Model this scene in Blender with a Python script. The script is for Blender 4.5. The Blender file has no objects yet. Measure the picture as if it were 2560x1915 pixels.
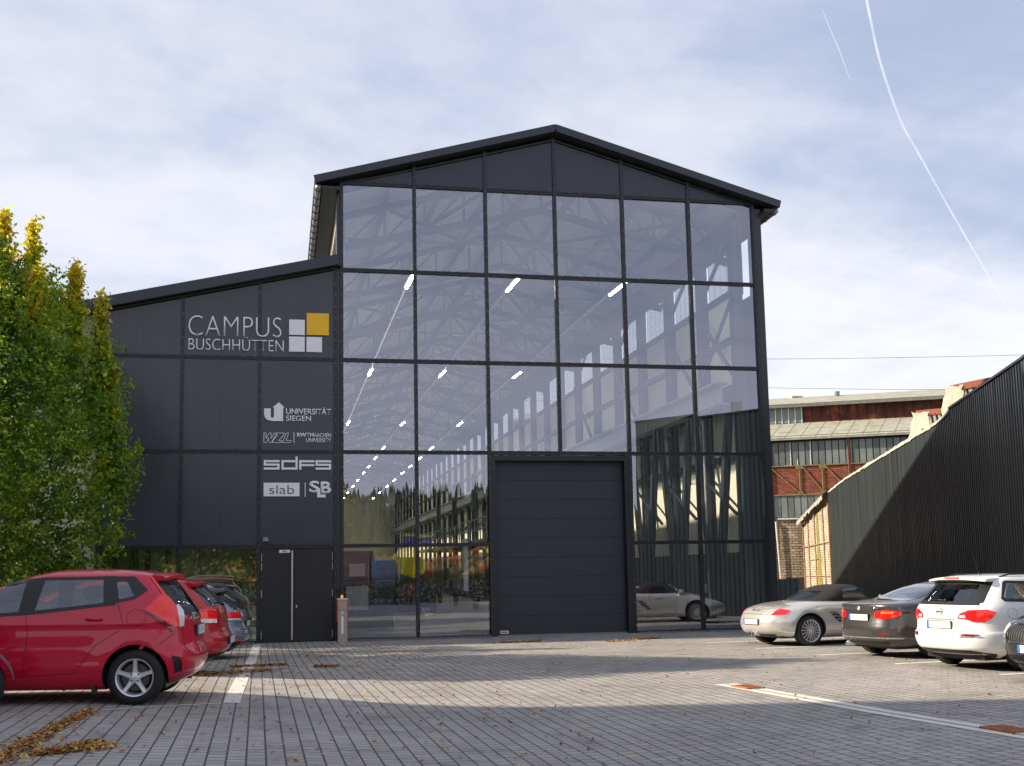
import bpy, bmesh, math, random
from mathutils import Vector, Matrix, noise as mnoise
from mathutils.bvhtree import BVHTree
from mathutils.geometry import delaunay_2d_cdt
R = math.radians
random.seed(7)
scene = bpy.context.scene
COL = scene.collection

# ------------------------------------------------------------------ camera
cam_d = bpy.data.cameras.new('camera'); cam = bpy.data.objects.new('camera', cam_d); COL.objects.link(cam)
scene.camera = cam
_r = Vector((0.98101364, -0.19328438, -0.01591832)); _u = Vector((-0.00707255, -0.11767939, 0.99302645)); _f = Vector((0.19380976, 0.97405991, 0.11681211))
cam.matrix_world = Matrix(((_r.x, _u.x, -_f.x, -2.13069), (_r.y, _u.y, -_f.y, -29.23796), (_r.z, _u.z, -_f.z, 1.65), (0, 0, 0, 1)))
cam_d.sensor_fit = 'HORIZONTAL'; cam_d.sensor_width = 36.0
cam_d.lens = 2800.0 / 2560.0 * 36.0
cam_d.shift_x = (1280 - 1200.0) / 2560.0
cam_d.shift_y = (1105.116 - 957.5) / 2560.0
cam_d.clip_end = 12000; cam_d.clip_start = 0.05

# ------------------------------------------------------------------ sun
SUN_EL, SUN_BACK = R(30), R(11)
s_dir = Vector((-math.cos(SUN_BACK) * math.cos(SUN_EL), math.sin(SUN_BACK) * math.cos(SUN_EL), math.sin(SUN_EL)))
sun_d = bpy.data.lights.new('sun', 'SUN'); sun_d.energy = 3.6; sun_d.angle = R(0.9); sun_d.color = (1.0, 0.86, 0.66)
sun = bpy.data.objects.new('sun', sun_d); COL.objects.link(sun); sun.rotation_euler = s_dir.to_track_quat('Z', 'Y').to_euler()
sun.location = (0, 0, 60)

# ------------------------------------------------------------------ world
world = bpy.data.worlds.new('World'); scene.world = world; world.use_nodes = True
nt = world.node_tree; nt.nodes.clear()
def wn(t, **k):
    n = nt.nodes.new(t)
    for a, v in k.items(): setattr(n, a, v)
    return n
def math_node(tree, op, a, b=None, clamp=False):
    n = tree.nodes.new('ShaderNodeMath'); n.operation = op; n.use_clamp = clamp
    for i, v in enumerate((a, b)):
        if v is None: continue
        if isinstance(v, (int, float)): n.inputs[i].default_value = v
        else: tree.links.new(v, n.inputs[i])
    return n.outputs[0]
sky = wn('ShaderNodeTexSky', sky_type='NISHITA'); sky.sun_disc = False; sky.sun_elevation = SUN_EL; sky.sun_rotation = R(-79)
sky.air_density = 1.0; sky.dust_density = 1.5; sky.ozone_density = 2.0
bg1 = wn('ShaderNodeBackground'); bg1.inputs[1].default_value = 0.085; nt.links.new(sky.outputs[0], bg1.inputs[0])
tc = wn('ShaderNodeTexCoord'); sep = wn('ShaderNodeSeparateXYZ'); nt.links.new(tc.outputs['Generated'], sep.inputs[0])
zc = math_node(nt, 'MAXIMUM', sep.outputs[2], 0.0)
zd = math_node(nt, 'ADD', zc, 0.22)
px = math_node(nt, 'DIVIDE', sep.outputs[0], zd); py = math_node(nt, 'DIVIDE', sep.outputs[1], zd)
cmb = wn('ShaderNodeCombineXYZ'); nt.links.new(px, cmb.inputs[0]); nt.links.new(py, cmb.inputs[1])
mp = wn('ShaderNodeMapping'); nt.links.new(cmb.outputs[0], mp.inputs[0]); mp.inputs['Rotation'].default_value = (0, 0, R(-38)); mp.inputs['Scale'].default_value = (0.55, 1.5, 1)
n1 = wn('ShaderNodeTexNoise'); nt.links.new(mp.outputs[0], n1.inputs[0]); n1.inputs['Scale'].default_value = 1.3; n1.inputs['Detail'].default_value = 9; n1.inputs['Roughness'].default_value = 0.58; n1.inputs['Distortion'].default_value = 0.6
n2 = wn('ShaderNodeTexNoise'); nt.links.new(cmb.outputs[0], n2.inputs[0]); n2.inputs['Scale'].default_value = 5.5; n2.inputs['Detail'].default_value = 8; n2.inputs['Roughness'].default_value = 0.6
# the clear patch of blue high on the right
bd = Vector((0.60, 0.66, 0.46)).normalized()
dot = wn('ShaderNodeVectorMath', operation='DOT_PRODUCT'); nt.links.new(tc.outputs['Generated'], dot.inputs[0]); dot.inputs[1].default_value = bd
patch_ = wn('ShaderNodeMapRange'); nt.links.new(dot.outputs['Value'], patch_.inputs[0]); patch_.inputs[1].default_value = 0.93; patch_.inputs[2].default_value = 1.0; patch_.inputs[3].default_value = 0.0; patch_.inputs[4].default_value = 0.31; patch_.interpolation_type = 'SMOOTHSTEP'
c0 = math_node(nt, 'MULTIPLY', n2.outputs[0], 0.50)
c1 = math_node(nt, 'ADD', n1.outputs[0], math_node(nt, 'SUBTRACT', c0, 0.08))
low = wn('ShaderNodeMapRange'); nt.links.new(sep.outputs[2], low.inputs[0]); low.inputs[1].default_value = 0.05; low.inputs[2].default_value = 0.42; low.inputs[3].default_value = 0.30; low.inputs[4].default_value = 0.0
c2 = math_node(nt, 'ADD', c1, low.outputs[0]); c3 = math_node(nt, 'SUBTRACT', c2, patch_.outputs[0])
cr = wn('ShaderNodeMapRange'); nt.links.new(c3, cr.inputs[0]); cr.inputs[1].default_value = 0.34; cr.inputs[2].default_value = 0.96; cr.inputs[3].default_value = 0.16; cr.inputs[4].default_value = 1.0; cr.interpolation_type = 'SMOOTHSTEP'
ccol = wn('ShaderNodeMix', data_type='RGBA'); nt.links.new(low.outputs[0], ccol.inputs[0]); ccol.inputs[6].default_value = (0.365, 0.375, 0.425, 1); ccol.inputs[7].default_value = (0.72, 0.71, 0.70, 1)
bg2 = wn('ShaderNodeBackground'); nt.links.new(ccol.outputs[2], bg2.inputs[0]); bg2.inputs[1].default_value = 1.0
base = wn('ShaderNodeBackground'); base.inputs[0].default_value = (0.185, 0.228, 0.325, 1); base.inputs[1].default_value = 1.0
add = wn('ShaderNodeMixShader'); add.inputs[0].default_value = 0.8; nt.links.new(bg1.outputs[0], add.inputs[1]); nt.links.new(base.outputs[0], add.inputs[2])
mx = wn('ShaderNodeMixShader'); nt.links.new(cr.outputs[0], mx.inputs[0]); nt.links.new(add.outputs[0], mx.inputs[1]); nt.links.new(bg2.outputs[0], mx.inputs[2])
wo = wn('ShaderNodeOutputWorld'); nt.links.new(mx.outputs[0], wo.inputs[0])

scene.view_settings.view_transform = 'Standard'; scene.view_settings.look = 'None'; scene.view_settings.exposure = 1.17; scene.view_settings.gamma = 1.0
scene.view_settings.use_curve_mapping = False
scene.cycles.use_denoising = True
scene.cycles.max_bounces = 10; scene.cycles.transparent_max_bounces = 16
scene.cycles.caustics_reflective = False; scene.cycles.caustics_refractive = False
scene.cycles.sample_clamp_indirect = 8.0

# ------------------------------------------------------------------ materials
MATS = {}
def mat(name, col, rough=0.6, metal=0.0, spec=0.5, coat=0.0, nscale=0, namt=0.0, bump=0.0, bscale=20.0, emis=None, estr=0, transl=0.0):
    if name in MATS: return MATS[name]
    m = bpy.data.materials.new(name); m.use_nodes = True; t = m.node_tree; b = t.nodes['Principled BSDF']
    b.inputs['Base Color'].default_value = (*col, 1); b.inputs['Roughness'].default_value = rough; b.inputs['Metallic'].default_value = metal
    b.inputs['Specular IOR Level'].default_value = spec; b.inputs['Coat Weight'].default_value = coat; b.inputs['Coat Roughness'].default_value = 0.04
    if emis: b.inputs['Emission Color'].default_value = (*emis, 1); b.inputs['Emission Strength'].default_value = estr
    if transl:
        tr = t.nodes.new('ShaderNodeBsdfTranslucent'); tr.inputs[0].default_value = (*col, 1); ms = t.nodes.new('ShaderNodeMixShader'); ms.inputs[0].default_value = transl
        t.links.new(b.outputs[0], ms.inputs[1]); t.links.new(tr.outputs[0], ms.inputs[2]); t.links.new(ms.outputs[0], t.nodes['Material Output'].inputs[0])
    if namt or bump:
        tcn = t.nodes.new('ShaderNodeTexCoord')
    if namt:
        nz = t.nodes.new('ShaderNodeTexNoise'); t.links.new(tcn.outputs['Object'], nz.inputs[0]); nz.inputs['Scale'].default_value = nscale; nz.inputs['Detail'].default_value = 7; nz.inputs['Roughness'].default_value = 0.65
        mr = t.nodes.new('ShaderNodeMapRange'); t.links.new(nz.outputs[0], mr.inputs[0]); mr.inputs[1].default_value = 0.25; mr.inputs[2].default_value = 0.75; mr.inputs[3].default_value = 1 - namt; mr.inputs[4].default_value = 1 + namt
        vm = t.nodes.new('ShaderNodeVectorMath'); vm.operation = 'SCALE'; vm.inputs[0].default_value = col; t.links.new(mr.outputs[0], vm.inputs['Scale']); t.links.new(vm.outputs[0], b.inputs['Base Color'])
    if bump:
        nb = t.nodes.new('ShaderNodeTexNoise'); t.links.new(tcn.outputs['Object'], nb.inputs[0]); nb.inputs['Scale'].default_value = bscale; nb.inputs['Detail'].default_value = 5
        bp = t.nodes.new('ShaderNodeBump'); bp.inputs['Strength'].default_value = bump; bp.inputs['Distance'].default_value = 0.02; t.links.new(nb.outputs[0], bp.inputs['Height']); t.links.new(bp.outputs[0], b.inputs['Normal'])
    MATS[name] = m
    return m
def glass(name, tint, refl, rcol=(0.9, 0.95, 1.0), wob=0.0, wscale=0.6, rough=0.0, edge=0.55):
    m = bpy.data.materials.new(name); m.use_nodes = True; t = m.node_tree; t.nodes.clear()
    tr = t.nodes.new('ShaderNodeBsdfTransparent'); tr.inputs[0].default_value = (*tint, 1)
    gl = t.nodes.new('ShaderNodeBsdfGlossy'); gl.inputs[0].default_value = (*rcol, 1); gl.inputs['Roughness'].default_value = rough
    lw = t.nodes.new('ShaderNodeLayerWeight'); lw.inputs[0].default_value = 0.25
    mr = t.nodes.new('ShaderNodeMapRange'); t.links.new(lw.outputs['Fresnel'], mr.inputs[0]); mr.inputs[1].default_value = 0.0; mr.inputs[2].default_value = 1.0; mr.inputs[3].default_value = refl; mr.inputs[4].default_value = max(refl, edge)
    mx_ = t.nodes.new('ShaderNodeMixShader'); t.links.new(mr.outputs[0], mx_.inputs[0]); t.links.new(tr.outputs[0], mx_.inputs[1]); t.links.new(gl.outputs[0], mx_.inputs[2])
    if wob:
        tcn = t.nodes.new('ShaderNodeTexCoord'); nb = t.nodes.new('ShaderNodeTexNoise'); t.links.new(tcn.outputs['Object'], nb.inputs[0]); nb.inputs['Scale'].default_value = wscale; nb.inputs['Detail'].default_value = 1.0
        bp = t.nodes.new('ShaderNodeBump'); bp.inputs['Strength'].default_value = 1.0; bp.inputs['Distance'].default_value = wob; t.links.new(nb.outputs[0], bp.inputs['Height']); t.links.new(bp.outputs[0], gl.inputs['Normal'])
    o = t.nodes.new('ShaderNodeOutputMaterial'); t.links.new(mx_.outputs[0], o.inputs[0])
    MATS[name] = m
    return m

PANEL = mat('anthracite_panel', (0.044, 0.050, 0.068), 0.22, 0.0, 0.5, nscale=0.8, namt=0.12, bump=0.22, bscale=1.3)
GABLE = mat('anthracite_gable_panel', (0.030, 0.038, 0.060), 0.34, nscale=1.2, namt=0.08, bump=0.2, bscale=1.3)
FRAME = mat('anthracite_frame', (0.012, 0.014, 0.021), 0.38)
FASCIA = mat('anthracite_fascia', (0.028, 0.034, 0.050), 0.36, nscale=3, namt=0.06)
DOOR = mat('anthracite_door', (0.014, 0.0155, 0.021), 0.45, bump=0.04, bscale=90)
GDOOR = mat('sectional_door', (0.027, 0.031, 0.047), 0.5, bump=0.15, bscale=70)
BLACK = mat('black_gap', (0.006, 0.006, 0.008), 0.6)
BOLT = mat('bolt_steel', (0.35, 0.37, 0.42), 0.3, 0.8)
STEEL = mat('brushed_steel', (0.60, 0.57, 0.55), 0.32, 0.9)
WHITE = mat('white_vinyl', (0.90, 0.91, 0.93), 0.5)
YELLOW = mat('yellow_vinyl', (0.98, 0.56, 0.01), 0.5)
INTSTEEL = mat('painted_steel', (0.018, 0.026, 0.045), 0.5, nscale=2, namt=0.15)
CREAM = mat('cream_lining', (0.80, 0.76, 0.60), 0.7, nscale=1.5, namt=0.06)
CEIL = mat('roof_lining', (0.84, 0.86, 0.88), 0.7, nscale=1.0, namt=0.08)
FLOORI = mat('hall_floor', (0.20, 0.21, 0.21), 0.4, nscale=1.0, namt=0.1)
TRANSL = mat('translucent_sheet', (0.93, 0.95, 0.98), 0.5, transl=0.85)
GLASS = glass('facade_glass', (0.88, 0.92, 0.95), 0.27, (0.80, 0.84, 1.0), wob=0.0028, wscale=0.5)
GLASS2 = glass('annex_glass', (0.74, 0.84, 0.74), 0.24, (0.86, 0.94, 0.86), wob=0.003, wscale=0.5)

# ------------------------------------------------------------------ mesh helpers
class MB:
    def __init__(s): s.v = []; s.f = []; s.m = []; s.mats = []
    def mi(s, m):
        if m not in s.mats: s.mats.append(m)
        return s.mats.index(m)
    def face(s, pts, m=None):
        i = len(s.v); s.v += [tuple(p) for p in pts]; s.f.append(tuple(range(i, i + len(pts)))); s.m.append(s.mi(m) if m else 0); return s
    def box(s, a, b, m=None, skew=0.0):
        x0, y0, z0 = a; x1, y1, z1 = b; i = len(s.v)
        for z in (z0, z1):
            for (x, y) in ((x0, y0), (x1, y0), (x1, y1), (x0, y1)): s.v.append((x + y * skew, y, z))
        k = s.mi(m) if m else 0
        for q in ((0, 3, 2, 1), (4, 5, 6, 7), (0, 1, 5, 4), (1, 2, 6, 5), (2, 3, 7, 6), (3, 0, 4, 7)): s.f.append(tuple(i + j for j in q)); s.m.append(k)
        return s
    def bar(s, p, q, w, h=None, m=None, up=(0, 0, 1)):
        p, q = Vector(p), Vector(q); d = (q - p); h = h or w
        if d.length < 1e-6: return s
        d.normalize(); u = Vector(up)
        if abs(d.dot(u)) > 0.97: u = Vector((0, 1, 0))
        a = d.cross(u).normalized(); b = a.cross(d).normalized(); i = len(s.v)
        for e in (p, q):
            for (k1, k2) in ((-1, -1), (1, -1), (1, 1), (-1, 1)): s.v.append(tuple(e + a * (k1 * w / 2) + b * (k2 * h / 2)))
        k = s.mi(m) if m else 0
        for qd in ((0, 1, 2, 3), (7, 6, 5, 4), (0, 4, 5, 1), (1, 5, 6, 2), (2, 6, 7, 3), (3, 7, 4, 0)): s.f.append(tuple(i + j for j in qd)); s.m.append(k)
        return s
    def tube(s, pts, r, n=8, m=None, cap=True):
        pts = [Vector(p) for p in pts]; rings = []; k = s.mi(m) if m else 0; pa = None
        for j, p in enumerate(pts):
            d = (pts[min(j + 1, len(pts) - 1)] - pts[max(j - 1, 0)]).normalized()
            u = Vector((0, 0, 1)) if abs(d.z) < 0.9 else Vector((1, 0, 0))
            a = d.cross(u).normalized()
            if pa is not None:
                a = (pa - d * pa.dot(d)).normalized()
            pa = a; b = a.cross(d).normalized(); rr_ = r[j] if isinstance(r, (list, tuple)) else r
            i = len(s.v); s.v += [tuple(p + a * (rr_ * math.cos(t * 2 * math.pi / n)) + b * (rr_ * math.sin(t * 2 * math.pi / n))) for t in range(n)]; rings.append(i)
        for j in range(len(rings) - 1):
            for t in range(n): s.f.append((rings[j] + t, rings[j] + (t + 1) % n, rings[j + 1] + (t + 1) % n, rings[j + 1] + t)); s.m.append(k)
        if cap: s.f.append(tuple(reversed(range(rings[0], rings[0] + n)))); s.m.append(k); s.f.append(tuple(range(rings[-1], rings[-1] + n))); s.m.append(k)
        return s
    def prism(s, poly, y0, y1, m=None):
        """poly = [(x,z)...] extruded along y"""
        n = len(poly); i = len(s.v); k = s.mi(m) if m else 0
        s.v += [(x, y0, z) for x, z in poly] + [(x, y1, z) for x, z in poly]
        s.f.append(tuple(i + j for j in range(n))); s.m.append(k); s.f.append(tuple(i + n + j for j in reversed(range(n)))); s.m.append(k)
        for j in range(n): s.f.append((i + (j + 1) % n, i + j, i + n + j, i + n + (j + 1) % n)); s.m.append(k)
        return s
    def build(s, name, m=None, parent=None, smooth=False, loc=None, angle=None, recalc=False):
        me = bpy.data.meshes.new(name); me.from_pydata(s.v, [], s.f)
        ms = s.mats if s.mats else [m]
        if m and m not in ms and not s.mats: ms = [m]
        for x in ms: me.materials.append(x)
        if s.mats: me.polygons.foreach_set('material_index', s.m)
        if recalc:
            bm = bmesh.new(); bm.from_mesh(me); bmesh.ops.recalc_face_normals(bm, faces=bm.faces); bm.to_mesh(me); bm.free()
        if smooth:
            me.polygons.foreach_set('use_smooth', [True] * len(me.polygons))
            if angle: me.set_sharp_from_angle(angle=R(angle))
        me.update()
        o = bpy.data.objects.new(name, me); COL.objects.link(o)
        if parent: o.parent = parent
        if loc: o.location = loc
        return o
def tag(o, label=None, cat=None, group=None, kind=None):
    if label: o['label'] = label
    if cat: o['category'] = cat
    if group: o['group'] = group
    if kind: o['kind'] = kind
    return o
def empty(name, loc, rz=0.0, label=None, cat=None, group=None):
    o = bpy.data.objects.new(name, None); COL.objects.link(o); o.location = loc; o.rotation_euler = (0, 0, rz); o.empty_display_size = 0.3
    return tag(o, label, cat, group)
def S(t): t = min(1.0, max(0.0, t)); return t * t * (3 - 2 * t)
def zg(X, Y): return 0.28 * S((1.5 - X) / 6.0) * S((-4 - Y) / 11.0)
def text_obj(s, name, m, parent, x0, x1, z0, z1, y, weight=0.0, shear=0.0, depth=0.004, spacing=1.0):
    cu = bpy.data.curves.new('t', 'FONT'); cu.body = s; cu.size = 1.0; cu.offset = weight; cu.shear = shear; cu.extrude = 0.0; cu.space_character = spacing; cu.resolution_u = 6
    to = bpy.data.objects.new('t', cu); COL.objects.link(to); bpy.context.view_layer.update()
    me = bpy.data.meshes.new_from_object(to.evaluated_get(bpy.context.evaluated_depsgraph_get())); bpy.data.objects.remove(to); bpy.data.curves.remove(cu)
    xs = [v.co.x for v in me.vertices]; ys = [v.co.y for v in me.vertices]; ax, bx_, ay, by = min(xs), max(xs), min(ys), max(ys)
    for v in me.vertices: v.co = Vector((x0 + (v.co.x - ax) / (bx_ - ax) * (x1 - x0), y, z0 + (v.co.y - ay) / (by - ay) * (z1 - z0)))
    bm = bmesh.new(); bm.from_mesh(me)
    r = bmesh.ops.extrude_face_region(bm, geom=bm.faces[:])
    bmesh.ops.translate(bm, verts=[g for g in r['geom'] if isinstance(g, bmesh.types.BMVert)], vec=(0, depth, 0)); bm.to_mesh(me); bm.free()
    me.materials.clear(); me.materials.append(m); me.name = name
    o = bpy.data.objects.new(name, me); COL.objects.link(o); o.parent = parent
    return o
# ================================================================== ground
def ground_mat():
    m = bpy.data.materials.new('asphalt_ground'); m.use_nodes = True; t = m.node_tree; b = t.nodes['Principled BSDF']; b.inputs['Roughness'].default_value = 0.9
    tcn = t.nodes.new('ShaderNodeTexCoord'); nz = t.nodes.new('ShaderNodeTexNoise'); nz.inputs['Scale'].default_value = 0.3; nz.inputs['Detail'].default_value = 8; t.links.new(tcn.outputs['Object'], nz.inputs[0])
    cr_ = t.nodes.new('ShaderNodeValToRGB'); cr_.color_ramp.elements[0].color = (0.05, 0.05, 0.05, 1); cr_.color_ramp.elements[1].color = (0.09, 0.088, 0.08, 1); t.links.new(nz.outputs[0], cr_.inputs[0]); t.links.new(cr_.outputs[0], b.inputs['Base Color'])
    return m
tag(MB().face([(-500, -500, -0.03), (500, -500, -0.03), (500, 500, -0.03), (-500, 500, -0.03)]).build('ground', ground_mat()), 'dark ground stretching round the paved yard to the horizon', 'ground', kind='structure')

def paver_mat():
    m = bpy.data.materials.new('concrete_pavers'); m.use_nodes = True; t = m.node_tree; b = t.nodes['Principled BSDF']; L = t.links.new
    tcn = t.nodes.new('ShaderNodeTexCoord')
    mp_ = t.nodes.new('ShaderNodeMapping'); mp_.inputs['Rotation'].default_value = (0, 0, R(90)); L(tcn.outputs['Object'], mp_.inputs[0])
    def brick(w, h, off, ms, sm, c1, c2, cm, vec):
        n = t.nodes.new('ShaderNodeTexBrick'); n.offset = off; n.squash = 1.0; n.inputs['Scale'].default_value = 1.0; n.inputs['Brick Width'].default_value = w; n.inputs['Row Height'].default_value = h
        n.inputs['Mortar Size'].default_value = ms; n.inputs['Mortar Smooth'].default_value = sm; n.inputs['Color1'].default_value = c1; n.inputs['Color2'].default_value = c2; n.inputs['Mortar'].default_value = cm; n.inputs['Bias'].default_value = 0.0; L(vec, n.inputs[0]); return n
    # columns run towards the building: wide joint between columns, narrow between stones
    st = brick(0.158, 0.158, 0.5, 0.010, 0.35, (0.30, 0.282, 0.265, 1), (0.375, 0.352, 0.325, 1), (0.105, 0.095, 0.088, 1), mp_.outputs[0])
    colj = brick(400.0, 0.158, 0.0, 0.0055, 0.3, (1, 1, 1, 1), (1, 1, 1, 1), (0, 0, 0, 1), mp_.outputs[0])
    n1_ = t.nodes.new('ShaderNodeTexNoise'); n1_.inputs['Scale'].default_value = 0.45; n1_.inputs['Detail'].default_value = 6; L(tcn.outputs['Object'], n1_.inputs[0])
    n2_ = t.nodes.new('ShaderNodeTexNoise'); n2_.inputs['Scale'].default_value = 55; n2_.inputs['Detail'].default_value = 4; L(tcn.outputs['Object'], n2_.inputs[0])
    dn = t.nodes.new('ShaderNodeTexNoise'); dn.inputs['Scale'].default_value = 9; L(tcn.outputs['Object'], dn.inputs[0])
    r1 = t.nodes.new('ShaderNodeMapRange'); L(n1_.outputs[0], r1.inputs[0]); r1.inputs[1].default_value = 0.3; r1.inputs[2].default_value = 0.7; r1.inputs[3].default_value = 0.84; r1.inputs[4].default_value = 1.12
    r2 = t.nodes.new('ShaderNodeMapRange'); L(n2_.outputs[0], r2.inputs[0]); r2.inputs[1].default_value = 0.25; r2.inputs[2].default_value = 0.75; r2.inputs[3].default_value = 0.86; r2.inputs[4].default_value = 1.14
    n4_ = t.nodes.new('ShaderNodeTexNoise'); n4_.inputs['Scale'].default_value = 1.6; n4_.inputs['Detail'].default_value = 7; n4_.inputs['Roughness'].default_value = .7; L(tcn.outputs['Object'], n4_.inputs[0])
    r4 = t.nodes.new('ShaderNodeMapRange'); L(n4_.outputs[0], r4.inputs[0]); r4.inputs[1].default_value = 0.52; r4.inputs[2].default_value = 0.68; r4.inputs[3].default_value = 1.04; r4.inputs[4].default_value = 0.66
    mlt = math_node(t, 'MULTIPLY', math_node(t, 'MULTIPLY', r1.outputs[0], r4.outputs[0]), r2.outputs[0])
    v = t.nodes.new('ShaderNodeVectorMath'); v.operation = 'SCALE'; L(st.outputs[0], v.inputs[0]); L(mlt, v.inputs['Scale'])
    # dark organic filling of the wide joints, broken up along its length
    jd = math_node(t, 'SUBTRACT', 1.0, colj.outputs['Color']); dr = t.nodes.new('ShaderNodeMapRange'); L(dn.outputs[0], dr.inputs[0]); dr.inputs[1].default_value = 0.35; dr.inputs[2].default_value = 0.6; dr.inputs[3].default_value = 0.10; dr.inputs[4].default_value = 0.75
    jm = math_node(t, 'MULTIPLY', jd, dr.outputs[0])
    mc = t.nodes.new('ShaderNodeMix'); mc.data_type = 'RGBA'; L(jm, mc.inputs[0]); L(v.outputs[0], mc.inputs[6]); mc.inputs[7].default_value = (0.035, 0.03, 0.025, 1)
    L(mc.outputs[2], b.inputs['Base Color']); b.inputs['Roughness'].default_value = 0.78; b.inputs['Specular IOR Level'].default_value = 0.35
    h1 = math_node(t, 'MULTIPLY', st.outputs['Fac'], -1.0); h2 = math_node(t, 'MULTIPLY', jd, -1.5); hh = math_node(t, 'ADD', h1, h2)
    sn = t.nodes.new('ShaderNodeSeparateColor'); L(st.outputs[0], sn.inputs[0]); tilt = math_node(t, 'MULTIPLY', sn.outputs[0], 2.0); hh = math_node(t, 'ADD', hh, tilt)
    n3 = math_node(t, 'MULTIPLY', n2_.outputs[0], 0.25); hh = math_node(t, 'ADD', hh, n3)
    bp = t.nodes.new('ShaderNodeBump'); bp.inputs['Strength'].default_value = 0.55; bp.inputs['Distance'].default_value = 0.006; L(hh, bp.inputs['Height']); L(bp.outputs[0], b.inputs['Normal'])
    return m
def sheet(name, m, x0, x1, y0, y1, dz, nx=60, ny=60, label='', cat='', shape=None):
    b = MB()
    for j in range(ny + 1):
        for i in range(nx + 1):
            X = x0 + (x1 - x0) * i / nx; Y = y0 + (y1 - y0) * j / ny
            if shape: X, Y = shape(X, Y)
            b.v.append((X, Y, zg(X, Y) + dz))
    for j in range(ny):
        for i in range(nx): k = j * (nx + 1) + i; b.f.append((k, k + 1, k + nx + 2, k + nx + 1)); b.m.append(0)
    return tag(b.build(name, m, smooth=True), label, cat, kind='structure')
PAV = paver_mat()
sheet('paved_yard', PAV, -40, 34, -33, 34, 0.0, 148, 134, 'grey concrete block paving of the car park in front of the hall', 'paving')

CONC = mat('pale_concrete', (0.64, 0.62, 0.56), 0.8, nscale=6, namt=0.12, bump=0.2, bscale=30)
LINE = mat('white_line_paint', (0.85, 0.85, 0.83), 0.7, nscale=20, namt=0.12)
def strip_on_ground(name, pts, w, m, dz, label, cat, n=30, kind='structure'):
    """pts: polyline; a sheet w wide laid on the ground"""
    b = MB(); P = []
    for a, c in zip(pts[:-1], pts[1:]):
        for i in range(n): P.append((a[0] + (c[0] - a[0]) * i / n, a[1] + (c[1] - a[1]) * i / n))
    P.append(pts[-1])
    for i, p in enumerate(P):
        a = P[max(i - 1, 0)]; c = P[min(i + 1, len(P) - 1)]; d = Vector((c[0] - a[0], c[1] - a[1])).normalized(); nrm = Vector((-d.y, d.x))
        for sgn in (-1, 1):
            X = p[0] + nrm.x * w / 2 * sgn; Y = p[1] + nrm.y * w / 2 * sgn; b.v.append((X, Y, zg(X, Y) + dz))
    for i in range(len(P) - 1): b.f.append((2 * i, 2 * i + 2, 2 * i + 3, 2 * i + 1)); b.m.append(0)
    o = b.build(name, m)
    # consistent upward normals
    me = o.data
    if me.polygons[0].normal.z < 0: me.flip_normals()
    return tag(o, label, cat, kind=kind)
strip_on_ground('kerb_strip', [(-2.13, -0.70), (-2.42, -15.64)], 0.19, CONC, 0.005, 'pale stone strip marking the left edge of the driveway', 'stone strip')
strip_on_ground('kerb_edge', [(-2.53, -15.70), (-3.75, -16.5)], 0.05, CONC, 0.005, 'thin pale stone edge left of the strip end', 'stone edge')
strip_on_ground('facade_kerb', [(0.05, -0.62), (3.95, -0.62)], 0.07, CONC, 0.006, 'thin concrete edging of the gravel bed left of the big door', 'edging')
strip_on_ground('facade_kerb', [(7.9, -0.62), (16.0, -0.62)], 0.07, CONC, 0.006, 'thin concrete edging of the gravel bed right of the big door', 'edging')
for i, (a, c) in enumerate((((6.1, -3.25), (13.2, -2.5)), ((7.96, -4.78), (13.4, -4.2)), ((8.12, -6.98), (13.4, -6.45)), ((8.37, -9.15), (13.4, -8.6)), ((8.60, -11.45), (13.2, -10.95)), ((8.94, -13.78), (13.0, -13.35)))):
    strip_on_ground('parking_line', [a, c], 0.10, LINE, 0.004, ['thin white parking line nearest the glass front', 'white parking line beside the silver roadster far side', 'white parking line in front of the silver roadster', 'white parking line beyond the grey coupe', 'white parking line between grey coupe and white estate car', 'white parking line between white estate car and black car'][i], 'parking line')
# drainage channel with gratings
CH = [(4.53, -13.65), (4.90, -17.25), (5.95, -24.5)]
strip_on_ground('drainage_channel', CH, 0.36, CONC, 0.006, 'pale concrete drainage channel crossing the paving on the right', 'drain channel')
GROOVE = mat('channel_groove', (0.36, 0.355, 0.33), 0.9)
strip_on_ground('channel_groove', CH, 0.05, GROOVE, 0.010, 'shallow groove along the middle of the drainage channel', 'groove')
RUST = mat('rusty_iron', (0.34, 0.115, 0.045), 0.85, nscale=30, namt=0.4, bump=0.4, bscale=60)
for k, (x, y, lab) in enumerate(((4.63, -14.25, 'rusty drain grating at the far end of the channel'), (5.26, -18.95, 'rusty drain grating at the lower right corner of the yard'))):
    dg = empty('drain_grating', (x, y, 0.012), R(8), lab, 'drain grating', 'rusty drain gratings')
    fr = MB(); w, l = 0.14, 0.21
    for a, c in (((-w, -l), (w, -l + .03)), ((-w, l - .03), (w, l)), ((-w, -l + .03), (-w + .03, l - .03)), ((w - .03, -l + .03), (w, l - .03))): fr.box((a[0], a[1], -0.005), (c[0], c[1], 0.016))
    fr.build('frame', RUST, dg)
    br = MB()
    for i in range(8): yy = -l + .05 + i * (2 * l - .1) / 7; br.box((-w + .03, yy - .012, -0.004), (w - .03, yy + .012, 0.014))
    br.build('grate_bars', RUST, dg)
    MB().box((-w + .03, -l + .03, -0.010), (w - .03, l - .03, -0.004)).build('pit', BLACK, dg)

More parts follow.
